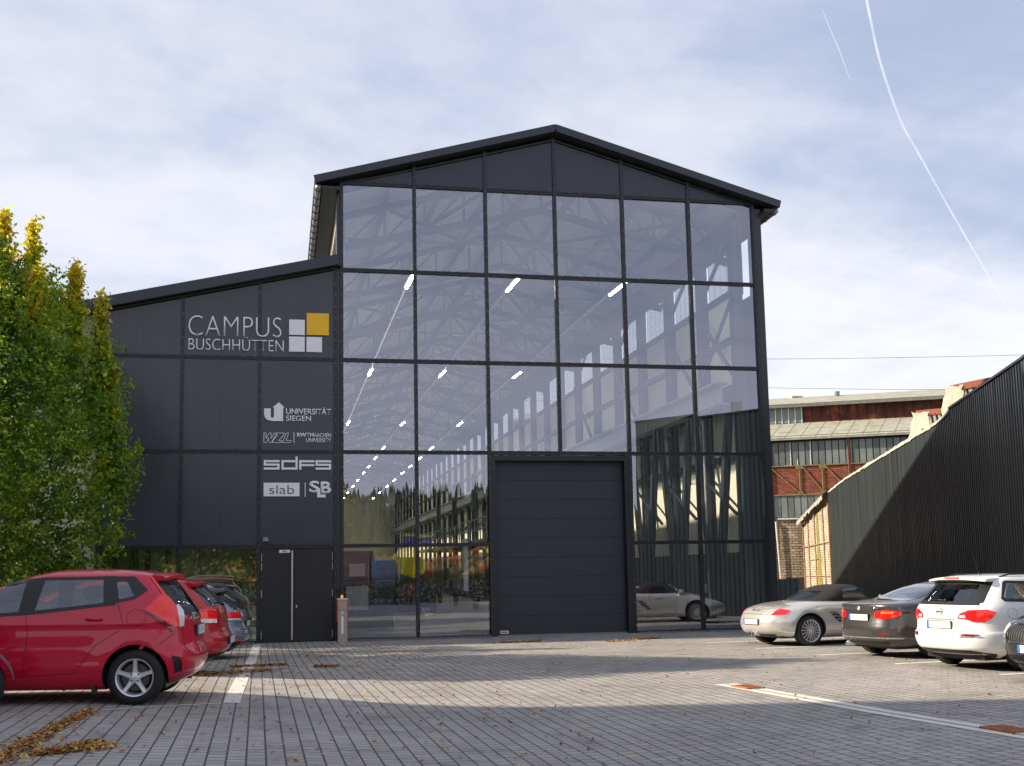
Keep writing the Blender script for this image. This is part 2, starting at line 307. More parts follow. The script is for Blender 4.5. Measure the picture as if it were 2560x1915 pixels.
# ================================================================== gravel bed stones (uncountable)
def stones(name, areas, n, m, label):
    b = MB(); rnd = random.Random(3)
    for _ in range(n):
        x0, x1, y0, y1 = rnd.choice(areas); x = rnd.uniform(x0, x1); y = rnd.uniform(y0, y1); r = rnd.uniform(.025, .065); i = len(b.v)
        for dx, dy, dz in ((1, 0, 0), (0, 1, 0), (-1, 0, 0), (0, -1, 0), (0, 0, .7), (.6, .6, .1)):
            b.v.append((x + dx * r * rnd.uniform(.7, 1.2), y + dy * r * rnd.uniform(.7, 1.2), zg(x, y) + 0.005 + dz * r))
        for q in ((0, 5, 4), (5, 1, 4), (1, 2, 4), (2, 3, 4), (3, 0, 4)): b.f.append(tuple(i + j for j in q)); b.m.append(0)
    return tag(b.build(name, m), label, 'gravel', kind='stuff')
STONE = mat('slate_stone', (0.13, 0.13, 0.13), 0.8, nscale=25, namt=0.4)
stones('gravel_bed', [(0.1, 1.9, -.58, -.1), (1.9, 3.85, -.58, -.1), (7.95, 12.0, -.58, -.1), (-6.1, -2.2, -.58, -.1)], 2600, STONE, 'dark slate gravel lying along the foot of the glass front')

# ================================================================== fallen leaves
def leafmat(name, c, tr=0.35): return mat(name, c, 0.7, spec=0.3, transl=tr)
LF = [leafmat('dry_leaf_brown', (0.25, 0.10, 0.035), .2), leafmat('dry_leaf_orange', (0.40, 0.17, 0.05), .2), leafmat('dry_leaf_tan', (0.50, 0.30, 0.12), .2), leafmat('dry_leaf_yellow', (0.62, 0.42, 0.10), .2)]
def fallen(name, pts, label, sz=(.03, .055)):
    b = MB(); rnd = random.Random(len(pts))
    for m in LF: b.mi(m)
    for (x, y, h) in pts:
        s_ = rnd.uniform(*sz); a = rnd.uniform(0, 6.28); tx, ty = rnd.uniform(-.5, .5), rnd.uniform(-.5, .5); i = len(b.v)
        ca, sa = math.cos(a), math.sin(a)
        for (u, v) in ((-1, 0), (-.2, .5), (1, 0), (-.2, -.5)):
            X = u * s_; Y = v * s_; dz = X * tx + Y * ty + (0.25 * s_ if u == -1 else 0)
            b.v.append((x + X * ca - Y * sa, y + X * sa + Y * ca, zg(x, y) + 0.014 + h + dz))
        b.f.append((i, i + 1, i + 2, i + 3)); b.m.append(rnd.choice((0, 0, 1, 1, 2, 3)))
    return tag(b.build(name, None), label, 'leaves', kind='stuff')
rl = random.Random(11)
def drift(x0, y0, x1, y1, w, n, hh=0.03, taper=True):
    out = []
    for _ in range(n):
        t = rl.random(); k = (1 - t * 0.7) if taper else 1.0; g = rl.gauss(0, .42) * w * k * (3.0 if rl.random() < .14 else 1)
        dx, dy = x1 - x0, y1 - y0; L_ = math.hypot(dx, dy)
        out.append((x0 + dx * t - dy / L_ * g, y0 + dy * t + dx / L_ * g, rl.random() * hh * max(0, 1 - abs(g) / w)))
    return out
pts = drift(-4.12, -20.2, -3.86, -16.6, 0.12, 2900, .03) + drift(-3.45, -18.95, -3.75, -19.5, .14, 500, .03, False) + drift(-3.9, -19.6, -3.35, -19.15, .1, 350, .02, False)
fallen('leaf_drift', pts, 'long drift of brown leaves on the paving at the bottom left corner', (.018, .038))
pts = drift(-2.6, -8.75, -1.6, -8.1, 0.10, 420, .02, False) + drift(-1.12, -8.75, -.7, -8.8, 0.10, 200, .02, False) + drift(-3.1, -11.4, -1.9, -9.7, .25, 380, .012, False)
fallen('leaf_drift', pts, 'loose band of orange leaves across the pale stone strip behind the parked cars')
pts = drift(6.0, -3.5, 7.6, -2.6, .15, 260, .01, False) + drift(3.6, -2.7, 4.6, -2.6, .1, 160, .01, False)
fallen('leaf_drift', pts, 'sparse reddish leaves lying in front of the big grey door')
pts = [(rl.uniform(-4.5, 1.5), rl.uniform(-19.5, -1.5), 0) for _ in range(900)] + [(rl.uniform(-3.0, 12), rl.uniform(-21, -1.2), 0) for _ in range(900)]
fallen('scattered_leaves', pts, 'single dry leaves scattered all over the block paving', (.018, .038))
# ================================================================== glass hall
SK = 0.02                                  # the hall runs back at a slight angle
W = 1.97; XS = [i * W for i in range(7)]; ZS = [0.0, 2.43, 4.875, 7.322, 9.762, 12.17]
XR = XS[-1]; RX, RZ = 5.91, 13.80; HD = 100.0
def roof_z(x): return ZS[5] + 0.03 + (RZ - ZS[5] - 0.03) * (1 - abs(x - RX) / RX)
hall = empty('glass_hall', (0, 0, 0), 0, 'tall gabled industrial hall with a dark framed glass front and a big sectional door', 'industrial hall')
P = hall
rp = random.Random(5)
GROUP_PANES = []
for r in range(5):
    for c in range(6):
        if c in (2, 3) and r in (0, 1): continue
        x0, x1, z0, z1 = XS[c] + .045, XS[c + 1] - .045, ZS[r] + .05, ZS[r + 1] - .05
        if r == 0: z0 = 0.04
        cx_, cz_ = (x0 + x1) / 2, (z0 + z1) / 2; w_, h_ = (x1 - x0) / 2, (z1 - z0) / 2
        b = MB(); b.face([(-w_, 0, -h_), (w_, 0, -h_), (w_, 0, h_), (-w_, 0, h_)])
        o = b.build('window_pane', GLASS, P, loc=(cx_, 0.03, cz_)); o.rotation_euler = (R(rp.uniform(-.22, .22)), 0, R(rp.uniform(-.25, .25)))
# mullions and transoms
for i, x in enumerate(XS):
    z0 = 0 if i != 3 else ZS[2]
    MB().box((x - .045, -.04, z0), (x + .045, .08, roof_z(min(max(x, .05), XR - .05)) - .02)).build('mullion', FRAME, P)
b = MB()
for r, z in enumerate(ZS):
    for c in range(6):
        if c in (2, 3) and r < 2: continue
        if r == 0: MB().box((XS[c] + .045, -.03, 0), (XS[c + 1] - .045, .08, .055)).build('sill_rail', FRAME, P); continue
        b = MB(); b.box((XS[c] + .045, -.035, z - .055), (XS[c + 1] - .045, .075, z - .012)); b.box((XS[c] + .045, -.035, z + .004), (XS[c + 1] - .045, .075, z + .042)); b.box((XS[c] + .045, -.018, z - .012), (XS[c + 1] - .045, .07, z + .004), None); b.build('transom', FRAME, P)
# bolts along the caps
b = MB()
def bolt(x, y, z, s=.011): b.face([(x - s, y, z), (x, y, z - s), (x + s, y, z), (x, y, z + s)])
for i, x in enumerate(XS):
    z = (.2 if i != 3 else ZS[2] + .1); top = roof_z(min(max(x, .1), XR - .1)) - .15
    while z < top: bolt(x, -.046, z); z += .305
for z in ZS[1:]:
    for c in range(6):
        if c in (2, 3) and z < 4: continue
        x = XS[c] + .16
        while x < XS[c + 1] - .1: bolt(x, -.040, z + .023, .009); x += .28
tag(b.build('cap_bolts', BOLT, P), kind='stuff')
# gable panels
for c in range(6):
    x0, x1 = XS[c] + .045, XS[c + 1] - .045; zb = ZS[5] + .045
    za, zc_ = roof_z(x0) - .15, roof_z(x1) - .15
    poly = [(x0, zb), (x1, zb)] + ([(x1, zc_)] if zc_ > zb + .01 else []) + ([(x0, za)] if za > zb + .01 else [])
    if len(poly) == 3 and za <= zb: pass
    MB().prism(poly, 0.0, 0.06).build('gable_panel', GABLE, P)
b = MB()
for (xa, xb_) in ((0.0, RX), (XR, RX)):
    p, q = Vector((xa, .02, roof_z(xa) - .10)), Vector((xb_, .02, roof_z(xb_) - .10))
    b.bar(p, q, .10, .05)
b.build('gable_trim', FRAME, P)
# roof with verge, overhang to the front and sides
RT = mat('standing_seam_roof', (0.05, 0.055, 0.065), 0.4, nscale=2, namt=.1)
EL, ER = (-.73, 12.20), (12.55, 12.17); yf = -.30
b = MB()
for (e, sgn) in ((EL, 1), (ER, -1)):
    pts = [(e[0], e[1]), (RX, RZ + .25), (RX, RZ + .06), (e[0], e[1] - .17)]
    i = len(b.v); b.v += [(x, yf, z) for x, z in pts] + [(x + HD * SK, HD, z) for x, z in pts]
    b.f += [(i, i + 3, i + 2, i + 1), (i + 4, i + 5, i + 6, i + 7)] + [(i + j, i + (j + 1) % 4, i + 4 + (j + 1) % 4, i + 4 + j) for j in range(4)]; b.m += [0] * 6
b.build('roof', RT, P, recalc=True)
b = MB()
for e in (EL, ER):
    p0 = Vector((e[0], yf - .015, e[1] - .09)); p1 = Vector((RX, yf - .015, RZ + .145)); b.bar(p0, p1, .03, .20)
b.build('verge_fascia', FASCIA, P)
# gutters and downpipe on both eaves
ZINC = mat('zinc_gutter', (0.30, 0.30, 0.29), 0.4, .7, nscale=8, namt=.2)
for (x, z) in ((-.62, 11.93), (12.44, 11.9)):
    b = MB(); n = 60
    b.tube([(x + t * HD / n * SK, -.22 + t * HD / n, z) for t in range(n + 1)], .085, 10)
    b.build('gutter', ZINC, P, smooth=True)
    b = MB()
    for k in range(40): yy = -.1 + k * .62; b.tube([(x + yy * SK, yy, z), (x + yy * SK, yy + .03, z)], .10, 10)
    b.build('gutter_brackets', FRAME, P)
MB().box((-.52, -.28, 11.86), (-.06, HD, 11.95), skew=SK).box((XR + .24, -.28, 11.84), (XR + .58, HD, 11.93), skew=SK).build('soffit', FRAME, P)
# corner pilasters
COLM = mat('anthracite_corner', (0.028, 0.032, 0.042), .33, nscale=2, namt=.05)
for (xa, xb_, yb_, zt) in ((-.13, -.05, .30, 12.05), (XR + .05, XR + .24, .5, 12.0)):
    b = MB(); z = 0
    while z < 12.0: b.box((xa, -.012, z + .006), (xb_, yb_, min(z + 2.44, zt))); z += 2.44
    b.build('corner_cladding', COLM, P)
MB().box((-.12, .0, 0), (-.055, .29, 12.0)).box((XR + .055, 0, 0), (XR + .235, .49, 11.95)).build('corner_post', BLACK, P)
# outer side walls above the annex (ribbed, pale) and right side (dark, in two halves so windows can glow)
PALE = mat('pale_ribbed_sheet', (0.62, 0.60, 0.52), 0.5)
b = MB(); n = 240
for k in range(n):
    y = .32 + k * .12; d = .03 if k % 2 else 0
    b.box((-.05 - d, y, 7.5), (.0, y + .12, 9.8), skew=SK); b.box((-.05 - d, y, 11.35), (.0, y + .12, 12.0), skew=SK)
b.box((-.05, 29.0, 0), (0, HD, 9.8), skew=SK).box((-.05, 29.0, 11.35), (0, HD, 12.0), skew=SK).box((-.04, .32, 0), (0, 29, 7.5), skew=SK)
b.build('side_wall', PALE, P)
b = MB(); b.box((XR + .10, .5, 0), (XR + .16, HD, 9.6), skew=SK).box((XR + .10, .5, 11.35), (XR + .16, HD, 12.0), skew=SK)
b.build('side_wall', COLM, P)
PIT = 2.98; NB = 33; CW = .40; XO = XR; XR = 11.44
MB().box((XR + .0, .12, 9.5), (XR + .05, .86, 11.6), skew=SK).build('corner_infill', INTSTEEL, P)
CLEARB = glass('clear_band', (.95, .95, .95), .06); CLEARW = glass('clerestory_glazing', (.90, .93, .97), .05)
b = MB(); b.face([(-.03, .32, 9.8), (-.03 + HD * SK, HD, 9.8), (-.03 + HD * SK, HD, 11.35), (-.03, .32, 11.35)]); b.build('clerestory_band', CLEARB, P)
for k in range(NB):
    y0, y1 = k * PIT + CW, (k + 1) * PIT - CW + .1
    if k == 0: y0 = .85
    bb = MB(); xx = XR + .03; bb.face([(xx + y0 * SK, y0, 9.78), (xx + y1 * SK, y1, 9.78), (xx + y1 * SK, y1, 11.36), (xx + y0 * SK, y0, 11.36)])
    o = bb.build('clerestory_window', CLEARW, P)
    fb = MB(); xx = y0 + .33
    while xx < y1 - .1: fb.box((XR - .0, xx, 9.8), (XR + .006, xx + .012, 11.34), skew=SK); xx += .46
    fb.build('window_ribs', mat('window_rib', (.45, .48, .5), .5), o)
# interior lining of the right wall
b = MB()
for k in range(NB):
    y0, y1 = k * PIT + CW * .9, (k + 1) * PIT - CW * .9 + .1
    for z0, z1 in ((2.15, 4.85), (4.98, 6.35), (7.05, 8.25), (8.42, 9.62)): b.box((XR + .01, y0, z0), (XR + .05, y1, z1), skew=SK)
b.build('wall_lining', CREAM, P)
MB().box((XR - .02, .3, 0), (XR + .09, HD, 2.12), skew=SK).box((XR + .055, .3, 2.12), (XR + .095, HD, 9.7), skew=SK).box((XR + .0, .3, 11.4), (XR + .09, HD, 12.0), skew=SK).build('wall_base', INTSTEEL, P)
MB().box((.02, .4, 5.2), (.06, HD, 9.75), skew=SK).build('left_lining', CREAM, P); MB().box((.02, .4, 0), (.07, HD, 5.2), skew=SK).build('left_plinth', INTSTEEL, P)
# steel columns, lattice webs, rails
for k in range(NB + 1):
    y = k * PIT + .1 if k else .45; b = MB(); x = XR - .16
    b.box((x - .02, y - .22, 0), (x + .22, y - .12, 11.7), skew=SK); b.box((x - .02, y + .12, 0), (x + .22, y + .22, 11.7), skew=SK)
    z = .3
    while z < 11.2:
        b.bar((x + y * SK + .05, y - .12, z), (x + y * SK + .05, y + .12, z + .35), .03, .03); z += .35
    b.build('steel_column', INTSTEEL, P)
b = MB()
for z in (4.915, 8.335, 9.70): b.box((XR - .12, .3, z - .07), (XR - .02, HD, z + .07), skew=SK)
b.build('wall_rails', INTSTEEL, P)
b = MB(); b.box((XR - .75, .6, 6.35), (XR - .35, HD, 6.42), skew=SK).box((XR - .58, .6, 6.42), (XR - .50, HD, 6.95), skew=SK).box((XR - .75, .6, 6.95), (XR - .35, HD, 7.02), skew=SK)
for k in range(NB): b.box((XR - .5, k * PIT, 6.1), (XR - .2, k * PIT + .3, 6.36), skew=SK)
b.build('crane_girder', mat('pale_girder', (.42, .43, .42), .6, nscale=3, namt=.1), P)
b = MB(); xg = XR - .30
for k in range(0, 8):
    y = k * PIT + .2; yb = y + PIT - .3
    if k in (0, 1, 3, 5): b.bar((xg + y * SK, y, 7.1), (xg + yb * SK, yb, 9.5), .10, .10); b.bar((xg + y * SK, yb, 7.1), (xg + yb * SK, y, 9.5), .08, .08) if k == 0 else None; b.bar((xg + y * SK, y, 11.2), (xg + yb * SK, yb, 9.6), .09, .09)
    if k in (0, 1, 2): b.bar((xg - .2, y, 6.3), (xg - .2, (y + yb) / 2, .1), .20, .20); b.bar((xg - .2, yb, 6.3), (xg - .2, (y + yb) / 2, .1), .18, .18); b.bar((xg - .1, y, 3.2), (xg - .1, yb, 4.6), .07, .07)
b.build('wall_bracing', INTSTEEL, P)
# roof lining, purlins, trusses
XR = XO
b = MB()
for (xa, xb_) in ((0.0, RX), (XR, RX)):
    za, zb_ = roof_z(xa) - .26, roof_z(xb_) - .22
    b.face([(xa, .3, za), (xb_, .3, zb_), (xb_ + HD * SK, HD, zb_), (xa + HD * SK, HD, za)])
b.build('ceiling', CEIL, P)
b = MB()
for xq in (1.3, 2.9, 4.6, 7.2, 8.9, 10.5):
    z = roof_z(xq) - .38; b.box((xq - .05, .35, z - .09), (xq + .05, HD, z + .08), skew=SK)
b.box((RX - .09, .35, RZ - .42), (RX + .09, HD, RZ - .25), skew=SK)
b.build('purlins', INTSTEEL, P)
def truss(y):
    b = MB(); S_ = lambda x, z: (x + y * SK, y, z)
    for (xa, sg) in ((.15, 1), (XR - .15, -1)):
        top = lambda t: (xa + (RX - xa) * t, roof_z(xa + (RX - xa) * t) - .50); bot = lambda t: (xa + (RX - xa) * t, 10.85 + 1.35 * t)
        b.bar(S_(*top(0)), S_(*top(1)), .15, .18); b.bar(S_(*bot(0)), S_(*bot(1)), .16, .20)
        ts = [0, .2, .4, .6, .8, 1]
        for i, t in enumerate(ts):
            b.bar(S_(*bot(t)), S_(*top(t)), .065, .065)
            if i < 5: b.bar(S_(*bot(t)), S_(*top(ts[i + 1])), .06, .06)
    b.bar(S_(.2, 11.1), S_(XR - .2, 11.1), .05, .05)
    return b
for k in range(0, 16):
    truss(1.6 + k * 2 * PIT).build('roof_truss', INTSTEEL, P)
b = MB()
for k in range(0, 16, 4):
    y0 = 1.6 + k * PIT; y1 = y0 + 2 * PIT
    for xa, xb_ in ((1.3, 4.6), (4.6, 7.2), (7.2, 10.5)):
        z0, z1 = roof_z(xa) - .5, roof_z(xb_) - .5
        b.bar((xa + y0 * SK, y0, z0), (xb_ + y1 * SK, y1, z1), .09, .09); b.bar((xb_ + y0 * SK, y0, z1), (xa + y1 * SK, y1, z0), .09, .09)
b.build('roof_bracing', INTSTEEL, P)
# strip lights on long trays
LAMP = mat('lamp_tube', (1, 1, 1), .5, emis=(1.0, .95, .84), estr=34.0)
TRAY = mat('cable_tray', (.62, .63, .66), .5)
for x in (2.05, 5.05, 8.25):
    MB().box((x - .03, 2.4, 10.02), (x + .03, HD - 1, 10.06), skew=SK).build('lamp_tray', TRAY, P)
    for y in (1.0, 15.5, 31, 43, 49.4, 55.5, 61, 68, 75, 83, 91):
        l = empty('strip_light', (x + y * SK, y, 9.97)); l.parent = P
        MB().box((-.07, 0, 0), (.07, 1.55, .05)).build('housing', TRAY, l); MB().box((-.03, .03, -.025), (.03, 1.50, -.002)).build('lamp_tube', LAMP, l)
# floor, back wall, mezzanine rail inside left part
MB().box((.0, .12, -.02), (XR, HD, .03), skew=SK).build('hall_floor', FLOORI, P)
MB().box((-.02, HD, 0), (XR + .2, HD + .2, 13.6), skew=SK).build('back_wall', CREAM, P)
# inner columns and walkway seen through the lower left panes
b = MB(); rails = MAT_R = mat('galvanised_rail', (.5, .5, .46), .5, .3)
for y in (16, 22, 28, 34): b.box((7.2, y, 0), (7.42, y + .22, 6.3), skew=SK); b.box((9.4, y, 0), (9.6, y + .2, 6.3), skew=SK)
b.build('walkway_posts', INTSTEEL, P)
b = MB(); b.box((6.9, 14, 3.0), (9.8, 40, 3.14), skew=SK); b.box((6.9, 14, 4.02), (6.95, 40, 4.07), skew=SK); b.box((6.9, 14, 3.55), (6.95, 40, 3.59), skew=SK)
for k in range(18): b.box((6.9, 14 + k * 1.45, 3.1), (6.95, 14.05 + k * 1.45, 4.05), skew=SK)
b.build('walkway', rails, P)
MACH = mat('machine_paint', (.06, .075, .07), .5, nscale=2, namt=.3); MACH2 = mat('machine_panel', (.22, .05, .03), .5, nscale=2, namt=.3)
for k, (x, y) in enumerate(((1.1, 6.5), (1.3, 11.5), (1.1, 17.5), (4.6, 20), (1.2, 25.0), (4.8, 30.0))):
    mc = empty('machine_tool', (x, y, .03)); mc.parent = P
    MB().box((-.7, 0, 0), (1.0, 2.6, 1.5)).prism([(-.7, 1.5), (.6, 1.5), (.35, 2.4), (-.7, 2.4)], .2, 2.4).build('housing', MACH, mc); MB().box((-.5, -.03, .55), (.2, -.005, 1.3)).box((-.4, -.05, 1.6), (.1, -.02, 2.0)).build('front_panel', MACH2 if k % 2 else mat('switch_box_white', (.7, .7, .7)), mc)
b = MB(); b.tube([(XR - .75, 3.0, .9), (XR - .75, 3.0, 4.3)], .035).tube([(XR - .75, 3.0, 4.3), (XR - .75, 4.2, 4.35)], .035).tube([(XR - .9, 2.1, .6), (XR - .9, 2.1, 6.1)], .03)
b.build('conduit', mat('grey_conduit', (.55, .55, .53), .5), P)
for (x, y, z) in ((XR - .95, 2.05, .75), (XR - .85, 1.85, .45), (XR - .8, 2.95, .98), (XR - .35, .9, 1.25)):
    MB().box((x, y - .04, z), (x + .17, y, z + .26)).build('switch_box', mat('switch_box_white', (.72, .72, .70), .5), P)
MB().box((3.3, .55, 1.2), (3.42, .75, 2.6)).build('wall_cabinet', mat('switch_box_white', (.7, .7, .7)), P)
# big sectional door with its reveal
gd = empty('sectional_door', (0, 0, 0)); gd.parent = P; tag(gd, 'dark grey sectional door nine panels high')
GX0, GX1, GZ = 4.09, 7.70, 4.66
nz = 9; hh = GZ / nz
b = MB()
for i in range(nz): b.box((GX0 + .0, .20, i * hh + .003), (GX1, .26, (i + 1) * hh - .003))
b.build('door_panels', GDOOR, gd)
MB().box((GX0, .245, 0), (GX1, .27, GZ)).build('door_backing', BLACK, gd)
MB().box((XS[2] - .045, -.03, 0), (GX0, .27, 4.80)).box((GX1, -.03, 0), (XS[4] + .045, .27, 4.80)).box((GX0, -.03, GZ), (GX1, .27, 4.80)).build('door_frame', FRAME, gd)
sg = MB().box((GX0 + .10, .192, .06), (GX0 + .33, .199, .14)).build('door_plate', WHITE, gd)
MB().box((GX0 + .13, .188, .085), (GX0 + .30, .1915, .115)).build('plate_print', mat('print_red', (.35, .12, .14), .6), sg)

# ================================================================== annex
annex = empty('office_annex', (0, 0, 0), 0, 'lower lean-to wing with dark cladding panels and white lettering left of the glass hall', 'annex building')
P = annex
AW = 1.949; AX = [-.17 - i * AW for i in range(4)]   # -0.17 .. -6.02
def az(x): return 9.96 + (x + .17) * 0.226           # underside line of the fascia
for c in range(3):
    xl, xr = AX[c + 1] + .04, AX[c] - .04; xm = (xl + xr) / 2
    for r in range(1, 4):
        for (a, d) in ((xl, xm - .0015), (xm + .0015, xr)):
            z0, z1 = ZS[r] + .045, ZS[r + 1] - .05
            if r < 3: MB().prism([(a, z0), (d, z0), (d, z1), (a, z1)], 0.0, .05).build('cladding_panel', PANEL, P)
            else: MB().prism([(a, z0), (d, z0), (d, az(d) - .24), (a, az(a) - .24)], 0.0, .05).build('cladding_panel', PANEL, P)
for x in AX: MB().box((x - .04, -.03, 0), (x + .04, .07, az(x) - .18)).build('mullion', FRAME, P)
b = MB()
for r in (1, 2, 3):
    for c in range(3):
        z = ZS[r]; x0, x1 = AX[c + 1] + .04, AX[c] - .04
        b = MB(); b.box((x0, -.03, z - .055), (x1, .07, z - .012)); b.box((x0, -.028, z + .002), (x1, .07, z + .04)); b.box((x0, -.012, z - .012), (x1, .06, z + .002)); b.build('transom', FRAME, P)
for c in (1, 2): MB().box((AX[c + 1] + .04, -.02, 0), (AX[c] - .04, .07, .06)).build('sill_rail', FRAME, P)
b = MB()
for x in AX:
    z = .2
    while z < az(x) - .4: bolt(x, -.034, z); z += .305
for z in ZS[1:4]:
    for c in range(3):
        x = AX[c + 1] + .16
        while x < AX[c] - .08: bolt(x, -.032, z + .02, .009); x += .28
x = -6.0
while x < -.3: bolt(x, -.034, az(x) - .19, .009); x += .28
tag(b.build('cap_bolts', BOLT, P), kind='stuff')
MB().box((-6.10, .0, 2.38), (-.13, .09, 2.47)).build('backing_rail', BLACK, P)
b = MB(); b.prism([(-6.06, 2.4), (-.13, 2.4), (-.13, az(-.13) - .2), (-6.06, az(-6.06) - .2)], .055, .12); b.build('wall_core', BLACK, P)
p0, p1 = Vector((-6.06, .0, az(-6.06) - .185)), Vector((-.13, .0, az(-.13) - .185)); MB().bar(p0, p1, .09, .05).build('top_trim', FRAME, P)
for c in (1, 2):
    x0, x1 = AX[c + 1] + .045, AX[c] - .045
    MB().face([(x0, .03, .06), (x1, .03, .06), (x1, .03, 2.38), (x0, .03, 2.38)]).build('window_pane', GLASS2, P)
# roof and fascia
b = MB(); xs_ = (-13.5, -.10)
def apr(xa, xb_, y0, y1, up, dn): return [(xa, az(xa) + up), (xb_, az(xb_) + up), (xb_, az(xb_) + dn), (xa, az(xa) + dn)]
MB().prism(apr(-13.5, -.10, 0, 0, .12, -.14), -.22, 28).build('roof', RT, P)
MB().prism(apr(-13.5, -.10, 0, 0, .125, -.145), -.26, -.225).build('roof_fascia', FASCIA, P)
MB().box((-.135, -.20, az(-.135) - .16), (-.02, .0, az(-.135) + .14)).build('fascia_end', FRAME, P)
MB().box((-6.12, -.012, 0), (-6.055, .35, az(-6.1) - .15)).build('corner_post', COLM, P)
# rendered wall left of the cladding
REND = mat('beige_render', (0.56, 0.54, 0.47), .85, nscale=4, namt=.06)
MB().prism([(-13.4, 0), (-6.125, 0), (-6.125, az(-6.125) - .145), (-13.4, az(-13.4) - .145)], .35, .6).build('rendered_wall', REND, P)
# inside of the annex
GRN = mat('sage_interior', (0.66, 0.74, 0.54), .8, nscale=1, namt=.08)
MB().box((-6.05, 1.7, 0), (-.2, 1.8, 2.5)).build('inner_wall', GRN, P); MB().box((-6.05, .35, 2.46), (-.2, 1.7, 2.5)).build('inner_ceiling', GRN, P)
MB().box((-6.05, .1, -.01), (-.2, 3.2, .03)).build('inner_floor', FLOORI, P)
MB().box((-6.08, .36, 0), (-6.04, 12, 9), skew=SK).box((-6, 11.9, 0), (-.2, 12, 9)).build('rear_walls', REND, P)
b = MB()
for x in (-5.75, -5.25, -4.95, -4.45, -4.2): b.box((x, .5, 0), (x + .13, .65, 2.46))
b.bar((-5.6, .55, 0), (-5.25, .55, 2.4), .06).bar((-4.9, .7, 2.4), (-4.6, .7, .2), .05)
b.build('inner_posts', BLACK, P)
MB().box((-3.4, 1.35, 0), (-2.6, 1.68, 1.55)).build('inner_cupboard', mat('brown_cupboard', (.10, .08, .06), .6), P)
# double door
dd = empty('double_door', (0, 0, 0)); dd.parent = P; tag(dd, 'black double door with a tall steel bar handle')
dx0, dx1 = AX[1] + .045, AX[0] - .045; dm = dx0 + .86
MB().box((dx0, -.005, .02), (dm - .004, .05, 2.365)).build('door_leaf', DOOR, dd); MB().box((dm + .004, -.003, .02), (dx1, .05, 2.365)).build('door_leaf', DOOR, dd)
hb = MB().box((dm - .075, -.075, .06), (dm - .035, -.045, 2.32)); 
for z in (.3, 1.2, 2.1): hb.box((dm - .065, -.045, z), (dm - .045, -.006, z + .03))
hb.build('bar_handle', STEEL, dd)
for z in (.10, 1.13, 1.82, 2.06):
    for x in (dx0 + .035, dx1 - .035): MB().tube([(x, -.02, z), (x, -.02, z + .19)], .012, 8).build('hinge', STEEL, dd)
MB().box((dm + .045, -.02, .86), (dm + .075, -.004, .94)).build('lock_cylinder', STEEL, dd)
MB().face([(dm + .14, -.0045, .02), (dm + .143, -.0045, .02), (dm + .143, -.0045, 2.36), (dm + .14, -.0045, 2.36)]).build('door_groove', BLACK, dd)
sgn_ = MB().box((dm - .39, -.016, 2.255), (dm - .105, -.006, 2.345)).build('door_sign', mat('sign_red', (.5, .04, .05), .5), dd)
MB().box((dm - .38, -.019, 2.265), (dm - .115, -.0165, 2.335)).build('sign_face', WHITE, sgn_)
text_obj('BMZ', 'sign_letters', mat('sign_black', (.02, .02, .02), .6), sgn_, dm - .305, dm - .185, 2.28, 2.322, -.0215, .01, depth=.002)
lm = empty('wall_lamp', (0, 0, 0)); lm.parent = P
MB().prism([(dx0 + .06, 2.56), (dx0 + .21, 2.56), (dx0 + .19, 2.66), (dx0 + .08, 2.66)], -.13, -.004).build('lamp_shade', mat('lamp_grey', (.28, .29, .33), .4), lm)
MB().box((dx0 + .075, -.12, 2.545), (dx0 + .195, -.01, 2.559)).build('lamp_lens', BLACK, lm)
MB().box((-.145, -.05, 1.22), (-.06, -.014, 1.30)).box((-.15, -.08, 1.30), (-.055, -.014, 1.31)).build('card_reader', BLACK, P)
# ------------------------------------------------------------------ lettering and logos
lt = empty('lettering', (0, 0, 0)); lt.parent = P; tag(lt, 'white and yellow lettering and emblems on the cladding')
YL = -.040
text_obj('CAMPUS', 'campus_letters', WHITE, lt, -3.93, -1.57, 7.865, 8.395, YL, -.018, spacing=1.05)
text_obj('BUSCHHÜTTEN', 'place_name_letters', WHITE, lt, -3.92, -1.51, 7.49, 7.86, YL, -.012, spacing=1.02)
for (x0, x1, z0, z1, m) in ((-1.37, -.965, 7.945, 8.355, WHITE), (-.915, -.335, 7.955, 8.54, YELLOW), (-1.37, -.965, 7.50, 7.90, WHITE), (-.92, -.515, 7.50, 7.90, WHITE)):
    MB().box((x0, YL, z0), (x1, YL + .004, z1)).build('logo_square', m, lt)
# arrow emblem: a U whose right stem is an arrow pointing up
ux, uz = -2.0, 5.66
b = MB(); U = [(0, .33), (.17, .33), (.17, .12), (.19, .085), (.225, .085), (.25, .11), (.25, .36), (.215, .36), (.375, .495), (.52, .36), (.485, .36), (.485, 0), (.22, 0), (.08, .03), (.02, .10), (0, .18)]
b.prism([(ux + x, uz + z) for x, z in U], YL, YL + .004); b.build('arrow_emblem', WHITE, lt)
text_obj('UNIVERSITÄT', 'university_letters', WHITE, lt, -1.44, -.28, 5.84, 6.03, YL, .012)
text_obj('SIEGEN', 'siegen_letters', WHITE, lt, -1.44, -.80, 5.665, 5.81, YL, .012)
